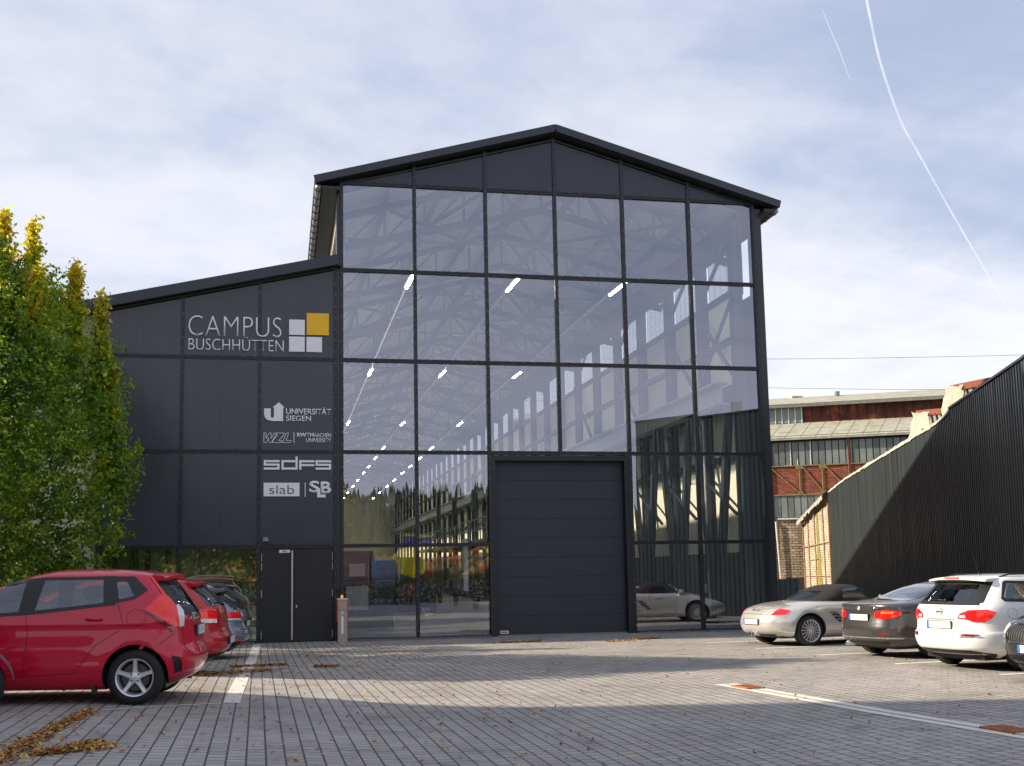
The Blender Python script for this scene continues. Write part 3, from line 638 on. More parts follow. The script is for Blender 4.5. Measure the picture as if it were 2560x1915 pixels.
# outlined slanted monogram
def outline(poly, t=.012, name='monogram'):
    b = MB()
    for p, q in zip(poly, poly[1:] + poly[:1]): b.bar((p[0], YL + .002, p[1]), (q[0], YL + .002, q[1]), t, .004, up=(0, 1, 0))
    return b
mx_, mz_ = -2.0, 5.10
def T(pts, dx): return [(mx_ + dx + x, mz_ + z) for x, z in pts]
b = MB()
for poly in (T([(0, 0), (.0, .25), (.05, .25), (.055, .10), (.13, .25), (.18, .25), (.185, .10), (.26, .25), (.33, .25), (.19, 0), (.13, 0), (.12, .13), (.06, 0)], 0),
             T([(.21, 0), (.23, .05), (.35, .20), (.30, .20), (.31, .25), (.52, .25), (.50, .19), (.37, .05), (.46, .05), (.44, 0)], 0), T([(.47, 0), (.57, .25), (.63, .25), (.56, .055), (.70, .055), (.67, 0)], 0)):
    b2 = outline(poly); i = len(b.v); b.v += b2.v; b.f += [tuple(k + i for k in f_) for f_ in b2.f]; b.m += b2.m
b.build('slanted_monogram', WHITE, lt)
MB().box((-1.245, YL, 5.10), (-1.228, YL + .004, 5.37)).build('divider', WHITE, lt)
text_obj('RWTH', 'technical_letters', WHITE, lt, -1.16, -.73, 5.25, 5.36, YL, .03)
text_obj('AACHEN', 'technical_letters', WHITE, lt, -.725, -.28, 5.25, 5.36, YL, -.0)
text_obj('UNIVERSITY', 'technical_letters', WHITE, lt, -.925, -.28, 5.115, 5.225, YL, .005)
b = MB(); gx, gz = -2.0, 4.40
def bx(x0, z0, x1, z1): b.box((gx + x0, YL, gz + z0), (gx + x1, YL + .004, gz + z1))
for o_ in (0, 1.32):
    bx(o_ + 0, .19, o_ + .40, .245); bx(o_ + 0, .10, o_ + .40, .155); bx(o_ + .345, .055, o_ + .40, .10); bx(o_ + 0, 0, o_ + .40, .055); bx(o_ + 0, .155, o_ + .055, .19)
bx(.45, .19, .80, .245); bx(.45, .055, .505, .19); bx(.45, 0, .86, .055); bx(.805, .055, .86, .34)
bx(.90, .19, 1.29, .245); bx(.90, .0, .955, .19); bx(.955, .09, 1.29, .145)
b.build('block_logo', WHITE, lt)
MB().box((-2.0, YL + .002, 3.71), (-1.09, YL + .006, 4.06)).build('name_box', WHITE, lt)
text_obj('slab', 'box_letters', mat('letter_dark', (.03, .03, .04), .6), lt, -1.85, -1.23, 3.77, 4.0, YL - .003, -.012)
MB().box((-.955, YL, 3.70), (-.937, YL + .004, 4.06)).build('divider', WHITE, lt)
text_obj('S', 'linked_letters', WHITE, lt, -.84, -.58, 3.80, 4.11, YL, .03)
text_obj('B', 'linked_letters', WHITE, lt, -.545, -.28, 3.78, 4.09, YL, .03)
MB().prism([(-.64, 3.68), (-.42, 3.68), (-.42, 3.755), (-.56, 3.755), (-.56, 3.92), (-.64, 3.92)], YL - .003, YL + .001).build('linked_letters', WHITE, lt)

# ================================================================== barrier cabinet by the door
cb = empty('barrier_cabinet', (-.05, -.78, 0), 0, 'beige metal barrier cabinet with red edges and an orange lamp on top', 'barrier cabinet')
BEI = mat('beige_metal', (0.42, 0.36, 0.31), .4, .3, nscale=5, namt=.06)
MB().box((-.115, -.115, 0), (.115, .115, 1.06)).build('body', BEI, cb)
MB().box((-.135, -.135, 1.06), (.135, .135, 1.095)).build('lid', mat('cabinet_lid', (.62, .62, .62), .4), cb)
MB().box((-.137, -.12, .52), (-.118, .10, 1.05)).box((.118, -.12, .52), (.137, .10, 1.05)).build('red_edges', mat('red_edge', (.75, .05, .03), .4), cb)
MB().box((-.035, -.122, .22), (.02, -.116, .65)).build('warning_strip', WHITE, cb)
MB().box((-.045, -.124, .70), (.03, -.116, .79)).build('key_plate', mat('cabinet_lid', (.62, .62, .62)), cb)
MB().box((-.115, -.118, .80), (.115, -.1155, .808)).build('seam', BLACK, cb)
MB().tube([(-.01, -.02, 1.095), (-.01, -.02, 1.13), (-.01, -.02, 1.16), (-.01, -.02, 1.185)], [.036, .036, .03, .012], 12).build('beacon', mat('orange_beacon', (.95, .38, .02), .2, emis=(1, .35, .02), estr=.25), cb, smooth=True)
# ================================================================== dark corrugated shed on the right
WA, WB = Vector((33.1, 35.6)), Vector((13.35, -15.35)); WD = (WB - WA).normalized(); WL = (WB - WA).length; WN = Vector((WD.y, -WD.x))
if WN.x > 0: WN = -WN                      # outward normal, towards the yard
def wpt(s, off, z): p = WA + WD * s + WN * off; return (p.x, p.y, z)
def sof(Y): return (Y - WA.y) / WD.y
TOP = [(-12.0, 5.0), (0, 5.95), (0.02, 6.42), (sof(28.5), 6.66), (sof(18.3), 6.74), (sof(7.4), 6.84), (sof(5.33), 6.95), (sof(5.2), 7.08), (sof(2.05), 7.11), (sof(-.5), 7.14), (sof(-2.7), 7.24), (sof(-9), 7.6), (WL, 7.9)]
def wtop(s):
    for (a, za), (c, zc_) in zip(TOP[:-1], TOP[1:]):
        if a <= s <= c: return za + (zc_ - za) * (s - a) / max(c - a, 1e-6)
    return TOP[-1][1]
shed = empty('corrugated_shed', (WA.x, WA.y, 0), 0, 'long shed wall clad in dark ribbed sheet metal behind the cars on the right', 'shed')
shed.location = (0, 0, 0)
SHEET = bpy.data.materials.new('dark_ribbed_sheet'); SHEET.use_nodes = True
_b = SHEET.node_tree.nodes['Principled BSDF']; _b.inputs['Base Color'].default_value = (0.027, 0.037, 0.040, 1); _b.inputs['Roughness'].default_value = .33; _b.inputs['Specular IOR Level'].default_value = .32
_t = SHEET.node_tree; _c = _t.nodes.new('ShaderNodeTexCoord'); _mp = _t.nodes.new('ShaderNodeMapping'); _mp.inputs['Scale'].default_value = (1.6, 1.6, .06); _t.links.new(_c.outputs['Object'], _mp.inputs[0]); _n = _t.nodes.new('ShaderNodeTexNoise'); _n.inputs['Scale'].default_value = 2.0; _n.inputs['Detail'].default_value = 6; _t.links.new(_mp.outputs[0], _n.inputs[0])
_r = _t.nodes.new('ShaderNodeMapRange'); _t.links.new(_n.outputs[0], _r.inputs[0]); _r.inputs[1].default_value = .3; _r.inputs[2].default_value = .7; _r.inputs[3].default_value = .22; _r.inputs[4].default_value = .46; _t.links.new(_r.outputs[0], _b.inputs['Roughness'])
_v = _t.nodes.new('ShaderNodeMapRange'); _t.links.new(_n.outputs[0], _v.inputs[0]); _v.inputs[1].default_value = .3; _v.inputs[2].default_value = .7; _v.inputs[3].default_value = .8; _v.inputs[4].default_value = 1.25; _s = _t.nodes.new('ShaderNodeVectorMath'); _s.operation = 'SCALE'; _s.inputs[0].default_value = (0.027, 0.037, 0.040); _t.links.new(_v.outputs[0], _s.inputs['Scale']); _t.links.new(_s.outputs[0], _b.inputs['Base Color'])
b = MB(); s = 0.0; prof = []
pitch = .25
while s < WL:
    for ds, off in ((0, 0), (.10, 0), (.125, .035), (.225, .035)): prof.append((min(s + ds, WL), off))
    s += pitch
prof.append((WL, 0))
for i, (s_, off) in enumerate(prof): b.v.append(wpt(s_, off, -.02)); b.v.append(wpt(s_, off, wtop(s_) - .02))
for i in range(len(prof) - 1): b.f.append((2 * i, 2 * i + 1, 2 * i + 3, 2 * i + 2)); b.m.append(0)
b.build('ribbed_wall', SHEET, shed, recalc=False)
# body behind, roof
ROOFP = mat('pale_roof_sheet', (0.33, 0.325, 0.26), .8, nscale=1.3, namt=.28)
b = MB(); k = [0.02, sof(18.3), sof(5.3), WL]
for a, c in zip(k[:-1], k[1:]):
    b.face([wpt(a, -.05, 0), wpt(c, -.05, 0), wpt(c, -.05, wtop(c) - .06), wpt(a, -.05, wtop(a) - .06)])
    b.face([wpt(a, .02, wtop(a) - .03), wpt(c, .02, wtop(c) - .03), wpt(c, -14, wtop(c) - .6), wpt(a, -14, wtop(a) - .6)])
b.face([wpt(WL, .0, 0), wpt(WL, -14, 0), wpt(WL, -14, wtop(WL) - .6), wpt(WL, 0, wtop(WL) - .06)])
b.build('shed_body', ROOFP, shed)
# ragged flashing along the top edge
FL = mat('weathered_flashing', (0.46, 0.44, 0.36), .75, nscale=3, namt=.18)
rr = random.Random(9); b = MB(); s = .05; smax = sof(5.25)
while s < smax:
    l = rr.uniform(.5, 1.5); e = min(s + l, smax); z0, z1 = wtop(s), wtop(e); h = rr.uniform(.06, .17); h2 = rr.uniform(.06, .20)
    b.face([wpt(s, .07, z0 - .07), wpt(e, .07, z1 - .07 + rr.uniform(-.05, .02)), wpt(e, .02, z1 + h2 * .6), wpt(s, .03, z0 + h * .6)]); b.face([wpt(s, .03, z0 + h * .6), wpt(e, .02, z1 + h2 * .6), wpt(e, -.4, z1 + h2 * .6 + .03), wpt(s, -.4, z0 + h * .6 + .03)]); s = e
b.build('ragged_flashing', FL, shed)
b = MB(); b.bar(wpt(sof(5.2), .04, wtop(sof(5.2))), wpt(sof(-2.7), .04, wtop(sof(-2.7))), .08, .07).bar(wpt(sof(-2.7), .04, wtop(sof(-2.7))), wpt(WL, .04, wtop(WL)), .08, .07)
b.build('edge_trim', FRAME, shed)
# old roof monitors standing on the shed roof, wrapped in torn sheet
REDP = mat('red_primer_beam', (0.24, 0.065, 0.035), .7, nscale=6, namt=.3)
TARP = bpy.data.materials['weathered_flashing']; GLZ = mat('dusty_glazing', (0.30, 0.33, 0.29), .35, nscale=3, namt=.3)
def wrapped(y0, y1, yr, zb, zt0, zt1):
    off = -.30
    mo = empty('roof_monitor', (0, 0, 0)); mo.parent = shed
    a, c, d = sof(y0), sof(y1), sof(yr)
    rw = random.Random(int(y0 * 10)); b = MB(); nx, nz_ = 9, 7
    for j in range(nz_ + 1):
        for i in range(nx + 1):
            u, v = i / nx, j / nz_; s_ = a + (c - a) * (u * (1 - .25 * (1 - v)) - .28 * (1 - v) * (1 - u)); zz = zb + v * (zt0 + (zt1 - zt0) * u - zb)
            b.v.append(wpt(s_, off + .12 * math.sin(u * 9 + v * 4) * (1 - v) + rw.uniform(-.05, .05), zz + (rw.uniform(-.06, .03) if j == nz_ else 0)))
    for j in range(nz_):
        for i in range(nx): q = j * (nx + 1) + i; b.f.append((q, q + 1, q + nx + 2, q + nx + 1)); b.m.append(0)
    b.build('torn_cover', TARP, mo, smooth=True)
    ztop = lambda s_: zt0 + (zt1 - zt0) * (s_ - a) / (c - a)
    b = MB(); b.bar(wpt(a + .4, off - .15, ztop(a + .4) - .06), wpt(d, off - .15, ztop(d) - .06), .22, .22); b.build('ridge_beam', REDP, mo)
    b = MB(); b.face([wpt(c - .3, off - .1, zb), wpt(d, off - .1, zb), wpt(d, off - .1, ztop(d) - .15), wpt(c - .3, off - .1, ztop(c) - .15)]); b.build('glazing', GLZ, mo)
    b = MB(); s_ = c + .2
    while s_ < d: b.bar(wpt(s_, off - .06, ztop(s_) - .12), wpt(s_ + .55, off - .06, zb), .06, .05); s_ += .8
    b.build('glazing_bars', FRAME, mo)
wrapped(12.35, 9.7, 7.0, 6.6, 8.0, 7.66)
wrapped(6.9, 4.6, .3, 6.75, 8.08, 7.80)

# ================================================================== old masonry link wall, sunlit
def masonry(name, c1, c2, cm, sc=1.0, w=.26, h=.085):
    m = bpy.data.materials.new(name); m.use_nodes = True; t = m.node_tree; bb = t.nodes['Principled BSDF']; L = t.links.new; bb.inputs['Roughness'].default_value = .9
    uv = t.nodes.new('ShaderNodeUVMap'); uv.uv_map = 'UVMap'
    dz = t.nodes.new('ShaderNodeTexNoise'); dz.inputs['Scale'].default_value = 2.5; dz.inputs['Detail'].default_value = 4; L(uv.outputs[0], dz.inputs[0])
    va = t.nodes.new('ShaderNodeVectorMath'); va.operation = 'SCALE'; L(dz.outputs['Color'], va.inputs[0]); va.inputs['Scale'].default_value = .05
    ad = t.nodes.new('ShaderNodeVectorMath'); ad.operation = 'ADD'; L(uv.outputs[0], ad.inputs[0]); L(va.outputs[0], ad.inputs[1])
    br = t.nodes.new('ShaderNodeTexBrick'); L(ad.outputs[0], br.inputs[0]); br.inputs['Scale'].default_value = sc; br.inputs['Brick Width'].default_value = w; br.inputs['Row Height'].default_value = h; br.inputs['Mortar Size'].default_value = .018
    br.inputs['Color1'].default_value = (*c1, 1); br.inputs['Color2'].default_value = (*c2, 1); br.inputs['Mortar'].default_value = (*cm, 1)
    nz_ = t.nodes.new('ShaderNodeTexNoise'); nz_.inputs['Scale'].default_value = 1.1; nz_.inputs['Detail'].default_value = 8; nz_.inputs['Roughness'].default_value = .7; L(uv.outputs[0], nz_.inputs[0])
    mr = t.nodes.new('ShaderNodeMapRange'); L(nz_.outputs[0], mr.inputs[0]); mr.inputs[1].default_value = .3; mr.inputs[2].default_value = .7; mr.inputs[3].default_value = .45; mr.inputs[4].default_value = 1.3
    sc_ = t.nodes.new('ShaderNodeVectorMath'); sc_.operation = 'SCALE'; L(br.outputs[0], sc_.inputs[0]); L(mr.outputs[0], sc_.inputs['Scale']); L(sc_.outputs[0], bb.inputs['Base Color'])
    bp = t.nodes.new('ShaderNodeBump'); bp.inputs['Strength'].default_value = .8; bp.inputs['Distance'].default_value = .02; bp.invert = True; L(br.outputs['Fac'], bp.inputs['Height']); L(bp.outputs[0], bb.inputs['Normal'])
    return m
def wall_quad(name, m, parent, p, q, z0, z1, z1b=None):
    """vertical wall from p to q (2d) with UVs in metres"""
    z1b = z1 if z1b is None else z1b
    me = bpy.data.meshes.new(name); L = math.hypot(q[0] - p[0], q[1] - p[1])
    me.from_pydata([(p[0], p[1], z0), (q[0], q[1], z0), (q[0], q[1], z1b), (p[0], p[1], z1)], [], [(0, 1, 2, 3)]); uv = me.uv_layers.new(name='UVMap')
    for l, c in zip(uv.data, ((0, z0), (L, z0), (L, z1b), (0, z1))): l.uv = c
    me.materials.append(m); o = bpy.data.objects.new(name, me); COL.objects.link(o); o.parent = parent; return o
BEIGEB = masonry('whitewashed_brick', (0.64, 0.58, 0.47), (0.54, 0.48, 0.38), (0.24, 0.18, 0.13), w=.42, h=.16)
BROWNB = masonry('soiled_brick', (0.50, 0.39, 0.28), (0.36, 0.27, 0.19), (0.05, 0.033, 0.02), w=.50, h=.20)
REDB = masonry('red_brick', (0.42, 0.115, 0.065), (0.26, 0.065, 0.04), (0.10, 0.05, 0.035), w=.42, h=.14)
def W2(s, off=0): p = WA + WD * s + WN * off; return (p.x, p.y)
lw = empty('old_brick_lean_to', (0, 0, 0), 0, 'sunlit whitewashed brick wall between the dark shed and the old factory', 'brick wall')
wall_quad('brick_wall', BEIGEB, lw, W2(-15.6), W2(0.0), 0, 5.35, 6.3)
RUSTC = mat('rusty_steelwork', (0.20, 0.085, 0.045), .85, nscale=5, namt=.35)
b = MB()
for s_, w_ in ((-15.3, .14), (-12.0, .10), (-8.0, .10), (-3.2, .10), (-.15, .16)): b.bar((*W2(s_, .04), 0), (*W2(s_, .04), 5.9 if s_ > -5 else 5.4), w_, .06)
for z in (1.1, 3.25): b.bar((*W2(-15.3, .05), z), (*W2(-.2, .05), z + .06), .06, .05)
b.bar((*W2(-11.5, .05), 2.25), (*W2(-6.5, .05), 2.3), .05, .04)
b.build('steel_straps', mat('pale_rust_strap', (.42, .25, .13), .85, nscale=6, namt=.3), lw)
b = MB(); b.face([(*W2(-7.6, .02), 0), (*W2(-5.2, .02), 0), (*W2(-6.3, .02), 5.6), (*W2(-7.1, .02), 5.6)]); b.build('moss_streak', mat('moss_stain', (0.26, 0.22, 0.035), .9, nscale=4, namt=.5), lw)
b = MB(); s = -16.0
while s < 0:
    e = min(s + rr.uniform(1.0, 2.2), .1); z0 = 5.28 + (s + 15.6) * .062; z1 = 5.28 + (e + 15.6) * .062
    b.face([(*W2(s, .45), z0 - .02 + rr.uniform(-.12, .05)), (*W2(e, .45), z1 - .0 + rr.uniform(-.12, .05)), (*W2(e, -.1), z1 + .45), (*W2(s, -.1), z0 + .42)]); b.face([(*W2(s, .45), z0 - .02), (*W2(e, .45), z1 - .02), (*W2(e, .42), z1 - .28 + rr.uniform(-.1, .1)), (*W2(s, .42), z0 - .28 + rr.uniform(-.1, .1))])
    b.face([(*W2(s, -.1), z0 + .42), (*W2(e, -.1), z1 + .45), (*W2(e, -5), z1 + .7), (*W2(s, -5), z0 + .7)]); s = e
b.build('crumbling_roof_edge', FL, lw)

# ================================================================== old brick factory hall
HA = R(118); HE = Vector((math.sin(HA), math.cos(HA))); H0 = Vector((39.2, 51.2)); HN = Vector((HE.y, -HE.x))
if HN.y > 0: HN = -HN
def hp(s, off=0): p = H0 + HE * s + HN * off; return (p.x, p.y)
oh = empty('old_factory_hall', (0, 0, 0), 0, 'old red brick factory hall with rusty clerestory and pale sheet roofs behind', 'factory hall')
S0, S1 = -24.0, 16.0
wall_quad('lower_brick_wall', BROWNB, oh, hp(S0), hp(.1), 0, 5.55)
wall_quad('brick_band', REDB, oh, hp(S0), hp(S1), 7.35, 9.6)
DG = mat('dirty_window_glass', (0.135, 0.15, 0.14), .45, nscale=1.5, namt=.25); DG2 = mat('dirty_window_glass_light', (0.20, 0.23, 0.22), .4, nscale=1.5, namt=.2)
MB().face([(*hp(S0, -.06), 5.5), (*hp(S1, -.06), 5.5), (*hp(S1, -.06), 7.4), (*hp(S0, -.06), 7.4)]).build('lower_window_band', DG, oh)
b = MB(); s = S0; i = 0
ro = random.Random(4)
while s < S1:
    for z0, z1, cap in ((9.62, 11.5, 0), (5.6, 7.33, 1)):
        if cap and s > 1.5: continue
        MBm = DG2 if ro.random() < .25 else DG
        pane = MB().face([(*hp(s + .04, .0), z0 + .03), (*hp(s + .46, .0), z0 + .03), (*hp(s + .46, .0), z1 - .02), (*hp(s + .04, .0), z1 - .02)])
        if -4.2 < s < 11: pane.build('glazed_pane', MBm, oh)
    s += .5
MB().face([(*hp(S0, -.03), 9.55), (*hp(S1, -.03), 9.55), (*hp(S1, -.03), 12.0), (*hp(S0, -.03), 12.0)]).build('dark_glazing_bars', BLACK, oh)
b = MB(); b.bar((*hp(.9, .03), 9.62), (*hp(.9, .03), 11.5), .05, .03).bar((*hp(-.10, .03), 9.62), (*hp(-.10, .03), 10.1), .03, .03).bar((*hp(-1.1, .03), 9.66), (*hp(-.6, .03), 9.66), .04, .03).bar((*hp(-.6, .03), 9.62), (*hp(-.6, .03), 11.5), .04, .03)
b.build('pale_window_frame', WHITE, oh)
STL = mat('olive_steelwork', (0.22, 0.17, 0.07), .85, nscale=5, namt=.35)
b = MB()
b.bar((*hp(-2.35, .06), 5.2), (*hp(-2.35, .06), 11.8), .40, .10)
for s_ in (.05, 1.75, 3.75, 5.6): b.bar((*hp(s_, .05), 7.35), (*hp(s_, .05), 9.6), .16, .08)
for a_, c_ in ((-2.1, -.1), (.3, 1.7), (2.0, 3.6)): b.bar((*hp(a_, .05), 9.45), (*hp(c_, .05), 7.55), .15, .08)
b.bar((*hp(S0, .05), 7.36), (*hp(S1, .05), 7.36), .10, .10); b.bar((*hp(S0, .05), 9.62), (*hp(S1, .05), 9.62), .08, .08)
for s_ in (-2.3, .0, 1.75): b.bar((*hp(s_ - .28, .08), 9.5), (*hp(s_ + .28, .08), 9.5), .04, .30); b.bar((*hp(s_ - .2, .08), 7.5), (*hp(s_ + .2, .08), 7.5), .04, .25)
b.build('timber_framing', STL, oh)
b = MB(); b.bar((*hp(3.75, .06), 7.35), (*hp(3.75, .06), 11.6), .22, .08); b.build('rusty_post', RUSTC, oh)
b = MB(); b.bar((*hp(-2.35, .09), 0), (*hp(-2.35, .09), 5.5), .5, .10); b.bar((*hp(-3.6, .12), 1.9), (*hp(-2.5, .12), 1.9), .08, .12); b.build('rusty_post', RUSTC, oh)
b = MB(); b.tube([(*hp(-3.0, .25), 11.1), (*hp(-2.7, .25), 5.5)], .11, 8); b.tube([(*hp(-2.95, .3), 11.8), (*hp(-2.95, .3), 11.4)], .12, 8); b.tube([(*hp(-3.05, .3), .5), (*hp(-3.05, .3), 5.3)], .06, 8); b.tube([(*hp(-1.75, .2), .3), (*hp(-1.95, .2), 5.3)], .07, 8); b.build('downpipe', mat('pale_pipe', (.68, .66, .62), .5), oh)
b = MB(); b.bar((*hp(-1.8, .12), 5.52), (*hp(.0, .12), 5.52), .08, .10); b.build('pale_sill', mat('pale_pipe', (.68, .66, .62)), oh)
b = MB(); b.face([(*hp(-1.4, .03), 0.0), (*hp(0, .03), 0.0), (*hp(0, .03), .95), (*hp(-1.4, .03), .95)]); b.build('dark_opening', mat('dark_opening', (.05, .03, .025), .9), oh)
# lower roof, clerestory, upper roof
b = MB(); b.face([(*hp(S0, .45), 11.78), (*hp(S1, .45), 11.78), (*hp(S1, -4.2), 13.55), (*hp(S0, -4.2), 13.55)]); b.face([(*hp(S0, .45), 11.76), (*hp(S1, .45), 11.76), (*hp(S1, .45), 11.62), (*hp(S0, .45), 11.62)]); b.face([(*hp(S0, .43), 11.64), (*hp(S1, .43), 11.64), (*hp(S1, -.1), 11.9), (*hp(S0, -.1), 11.9)])
b.build('lower_roof', ROOFP, oh)
b = MB(); s = S0
while s < S1: b.bar((*hp(s, .44), 11.795), (*hp(s + .9, -4.0), 13.49), .018, .012); s += 1.15
for s_, t_ in ((-1.5, .35), (1.0, .55), (3.0, .3), (5.0, .5), (-3.2, .6)): b.bar((*hp(s_, .44 - 4.6 * t_), 11.79 + 1.77 * t_), (*hp(s_ + 1.5, .44 - 4.6 * t_), 11.79 + 1.77 * t_), .02, .012)
b.build('roof_seams', mat('roof_seam', (.17, .155, .12), .9), oh)
RUSTW = bpy.data.materials.new('rusted_sheet'); RUSTW.use_nodes = True; t = RUSTW.node_tree; bb = t.nodes['Principled BSDF']; bb.inputs['Roughness'].default_value = .8
_tc = t.nodes.new('ShaderNodeTexCoord'); _nz = t.nodes.new('ShaderNodeTexNoise'); _nz.inputs['Scale'].default_value = .8; _nz.inputs['Detail'].default_value = 8; _nz.inputs['Roughness'].default_value = .65; t.links.new(_tc.outputs['Object'], _nz.inputs[0])
_cr = t.nodes.new('ShaderNodeValToRGB'); _cr.color_ramp.elements[0].position = .38; _cr.color_ramp.elements[0].color = (.045, .014, .010, 1); _cr.color_ramp.elements[1].position = .68; _cr.color_ramp.elements[1].color = (.42, .13, .03, 1); e_ = _cr.color_ramp.elements.new(.54); e_.color = (.13, .030, .014, 1)
t.links.new(_nz.outputs[0], _cr.inputs[0]); t.links.new(_cr.outputs[0], bb.inputs['Base Color'])
b = MB(); s = S0
while s < S1: b.face([(*hp(s, -4.0), 13.4), (*hp(s + .66, -4.0), 13.4), (*hp(s + .66, -4.02), 15.0), (*hp(s, -4.02), 15.0)]); s += .7
b.build('rusty_clerestory', RUSTW, oh)
b = MB(); s = S0 + .66
while s < S1: b.bar((*hp(s + .02, -3.97), 13.4), (*hp(s + .02, -3.97), 14.95), .05, .05); s += .7
b.build('clerestory_ribs', mat('dark_rust', (.05, .02, .015), .8), oh)
for k in range(5):
    s = -2.2 + k * .52; MB().face([(*hp(s, -3.93), 13.5), (*hp(s + .44, -3.93), 13.5), (*hp(s + .44, -3.93), 14.85), (*hp(s, -3.93), 14.85)]).build('clerestory_pane', DG2, oh)
    MB().bar((*hp(s + .47, -3.9), 13.45), (*hp(s + .47, -3.9), 14.9), .05, .04).build('pane_bar', WHITE, oh)
b = MB(); b.face([(*hp(S0, -3.4), 14.98), (*hp(S1, -3.4), 14.98), (*hp(S1, -3.4), 14.72), (*hp(S0, -3.4), 14.72)]); b.face([(*hp(S0, -3.4), 14.74), (*hp(S1, -3.4), 14.74), (*hp(S1, -4.1), 14.9), (*hp(S0, -4.1), 14.9)]); b.build('upper_fascia', mat('weathered_fascia', (.20, .20, .18), .85, nscale=4, namt=.3), oh)
MB().face([(*hp(S0, -3.4), 15.0), (*hp(S1, -3.4), 15.0), (*hp(S1, -8.5), 16.25), (*hp(S0, -8.5), 16.25)]).build('upper_roof', ROOFP, oh)
MB().box((0, 0, 0), (.3, .3, .5)).build('roof_vent', ZINC, oh, loc=(*hp(3.2, -7.5), 15.95)); MB().box((0, 0, 0), (1.0, .5, .28)).build('roof_vent', FL, oh, loc=(*hp(-.4, -7.9), 16.05))
b = MB(); b.face([(*hp(S0, -8.5), 0), (*hp(S1, -8.5), 0), (*hp(S1, -8.5), 16.2), (*hp(S0, -8.5), 16.2)]); b.face([(*hp(S1, 0), 0), (*hp(S1, -8.5), 0), (*hp(S1, -8.5), 16.2), (*hp(S1, 0), 11.8)]); b.face([(*hp(S0, 0), 0), (*hp(S0, -8.5), 0), (*hp(S0, -8.5), 16.2), (*hp(S0, 0), 11.8)]); b.build('rear_walls', BROWNB, oh)
# small ribbed sheet fence at the corner of the hall
fn = MB(); fx0 = Vector((14.3, 7.5)); k = 0
s = 0.0
while s < 4.2: d = .04 if k % 2 else 0; fn.box((fx0.x - 2.0 + s, 7.5 - d, 0), (fx0.x - 2.0 + s + .10, 7.56, 1.30)); s += .10; k += 1
tag(fn.build('sheet_fence', mat('grey_ribbed_fence', (0.14, 0.16, 0.17), .45)), 'low grey ribbed metal fence at the right corner of the glass hall', 'fence')
# overhead wires
for i, (p, q, sag, lab) in enumerate((((20.0, 40, 15.5), (60, 34, 15.9), .25, 'highest thin overhead wire against the sky on the right'), ((20.0, 40, 13.9), (60, 34, 13.4), .35, 'middle overhead wire crossing the sky just above the factory roof'), ((16.0, 50, 14.3), (40, 46.8, 13.8), .2, 'lowest overhead wire running into the factory roof'))):
    pts = [Vector(p).lerp(Vector(q), t / 20) - Vector((0, 0, sag * 4 * (t / 20) * (1 - t / 20))) for t in range(21)]
    tag(MB().tube(pts, .013, 6).build('overhead_wire', mat('wire_dark', (.08, .08, .09), .6)), lab, 'wire', 'overhead wires')
# contrails
CT = bpy.data.materials.new('contrail_vapour'); CT.use_nodes = True; t = CT.node_tree; t.nodes.clear()
_o = t.nodes.new('ShaderNodeOutputMaterial'); _d = t.nodes.new('ShaderNodeBsdfDiffuse'); _d.inputs[0].default_value = (.85, .86, .9, 1); _tl = t.nodes.new('ShaderNodeBsdfTranslucent'); _tl.inputs[0].default_value = (.85, .87, .92, 1); _a = t.nodes.new('ShaderNodeMixShader'); _tr = t.nodes.new('ShaderNodeBsdfTransparent'); _m = t.nodes.new('ShaderNodeMixShader')
_tc = t.nodes.new('ShaderNodeTexCoord'); _nz = t.nodes.new('ShaderNodeTexNoise'); _nz.inputs['Scale'].default_value = .02; _nz.inputs['Detail'].default_value = 5; t.links.new(_tc.outputs['Object'], _nz.inputs[0])
_lw = t.nodes.new('ShaderNodeLayerWeight'); _lw.inputs[0].default_value = .5; _fa = math_node(t, 'SUBTRACT', 1.0, _lw.outputs['Facing']); _q = math_node(t, 'MULTIPLY', _nz.outputs[0], _fa); _q2 = math_node(t, 'MULTIPLY', _q, .75, True)
t.links.new(_d.outputs[0], _a.inputs[1]); t.links.new(_tl.outputs[0], _a.inputs[2]); t.links.new(_q2, _m.inputs[0]); t.links.new(_tr.outputs[0], _m.inputs[1]); t.links.new(_a.outputs[0], _m.inputs[2]); t.links.new(_m.outputs[0], _o.inputs[0])
c1_ = [(1570, 2545, 1600), (1587, 2553, 1511), (1622, 2565, 1351), (1678, 2574, 1191), (1727, 2575, 1100), (1807, 2576, 955), (1894, 2577, 804), (1943, 2578, 718), (1985, 2578, 655)]
def smooth_pts(p, n=6):
    out = []; P_ = [Vector(x) for x in p]
    for i in range(len(P_) - 1):
        a, b_, c, d = P_[max(i - 1, 0)], P_[i], P_[i + 1], P_[min(i + 2, len(P_) - 1)]
        for k in range(n):
            t_ = k / n; out.append(0.5 * ((2 * b_) + (c - a) * t_ + (2 * a - 5 * b_ + 4 * c - d) * t_ ** 2 + (3 * b_ - a - 3 * c + d) * t_ ** 3))
    out.append(P_[-1]); return out
sp_ = smooth_pts(c1_); tag(MB().tube(sp_, [3.8 - 2.6 * i / len(sp_) for i in range(len(sp_))], 10).build('contrail', CT, smooth=True), 'long bright white contrail curving down the blue sky at the right', 'contrail')
sp_ = smooth_pts([(1470, 2580, 1490), (1486, 2581, 1449), (1518, 2584, 1374), (1545, 2587, 1299)]); tag(MB().tube(sp_, [.4 + .7 * math.sin(math.pi * i / (len(sp_) - 1)) for i in range(len(sp_))], 8).build('contrail', CT, smooth=True), 'short faint contrail left of the long one', 'contrail')
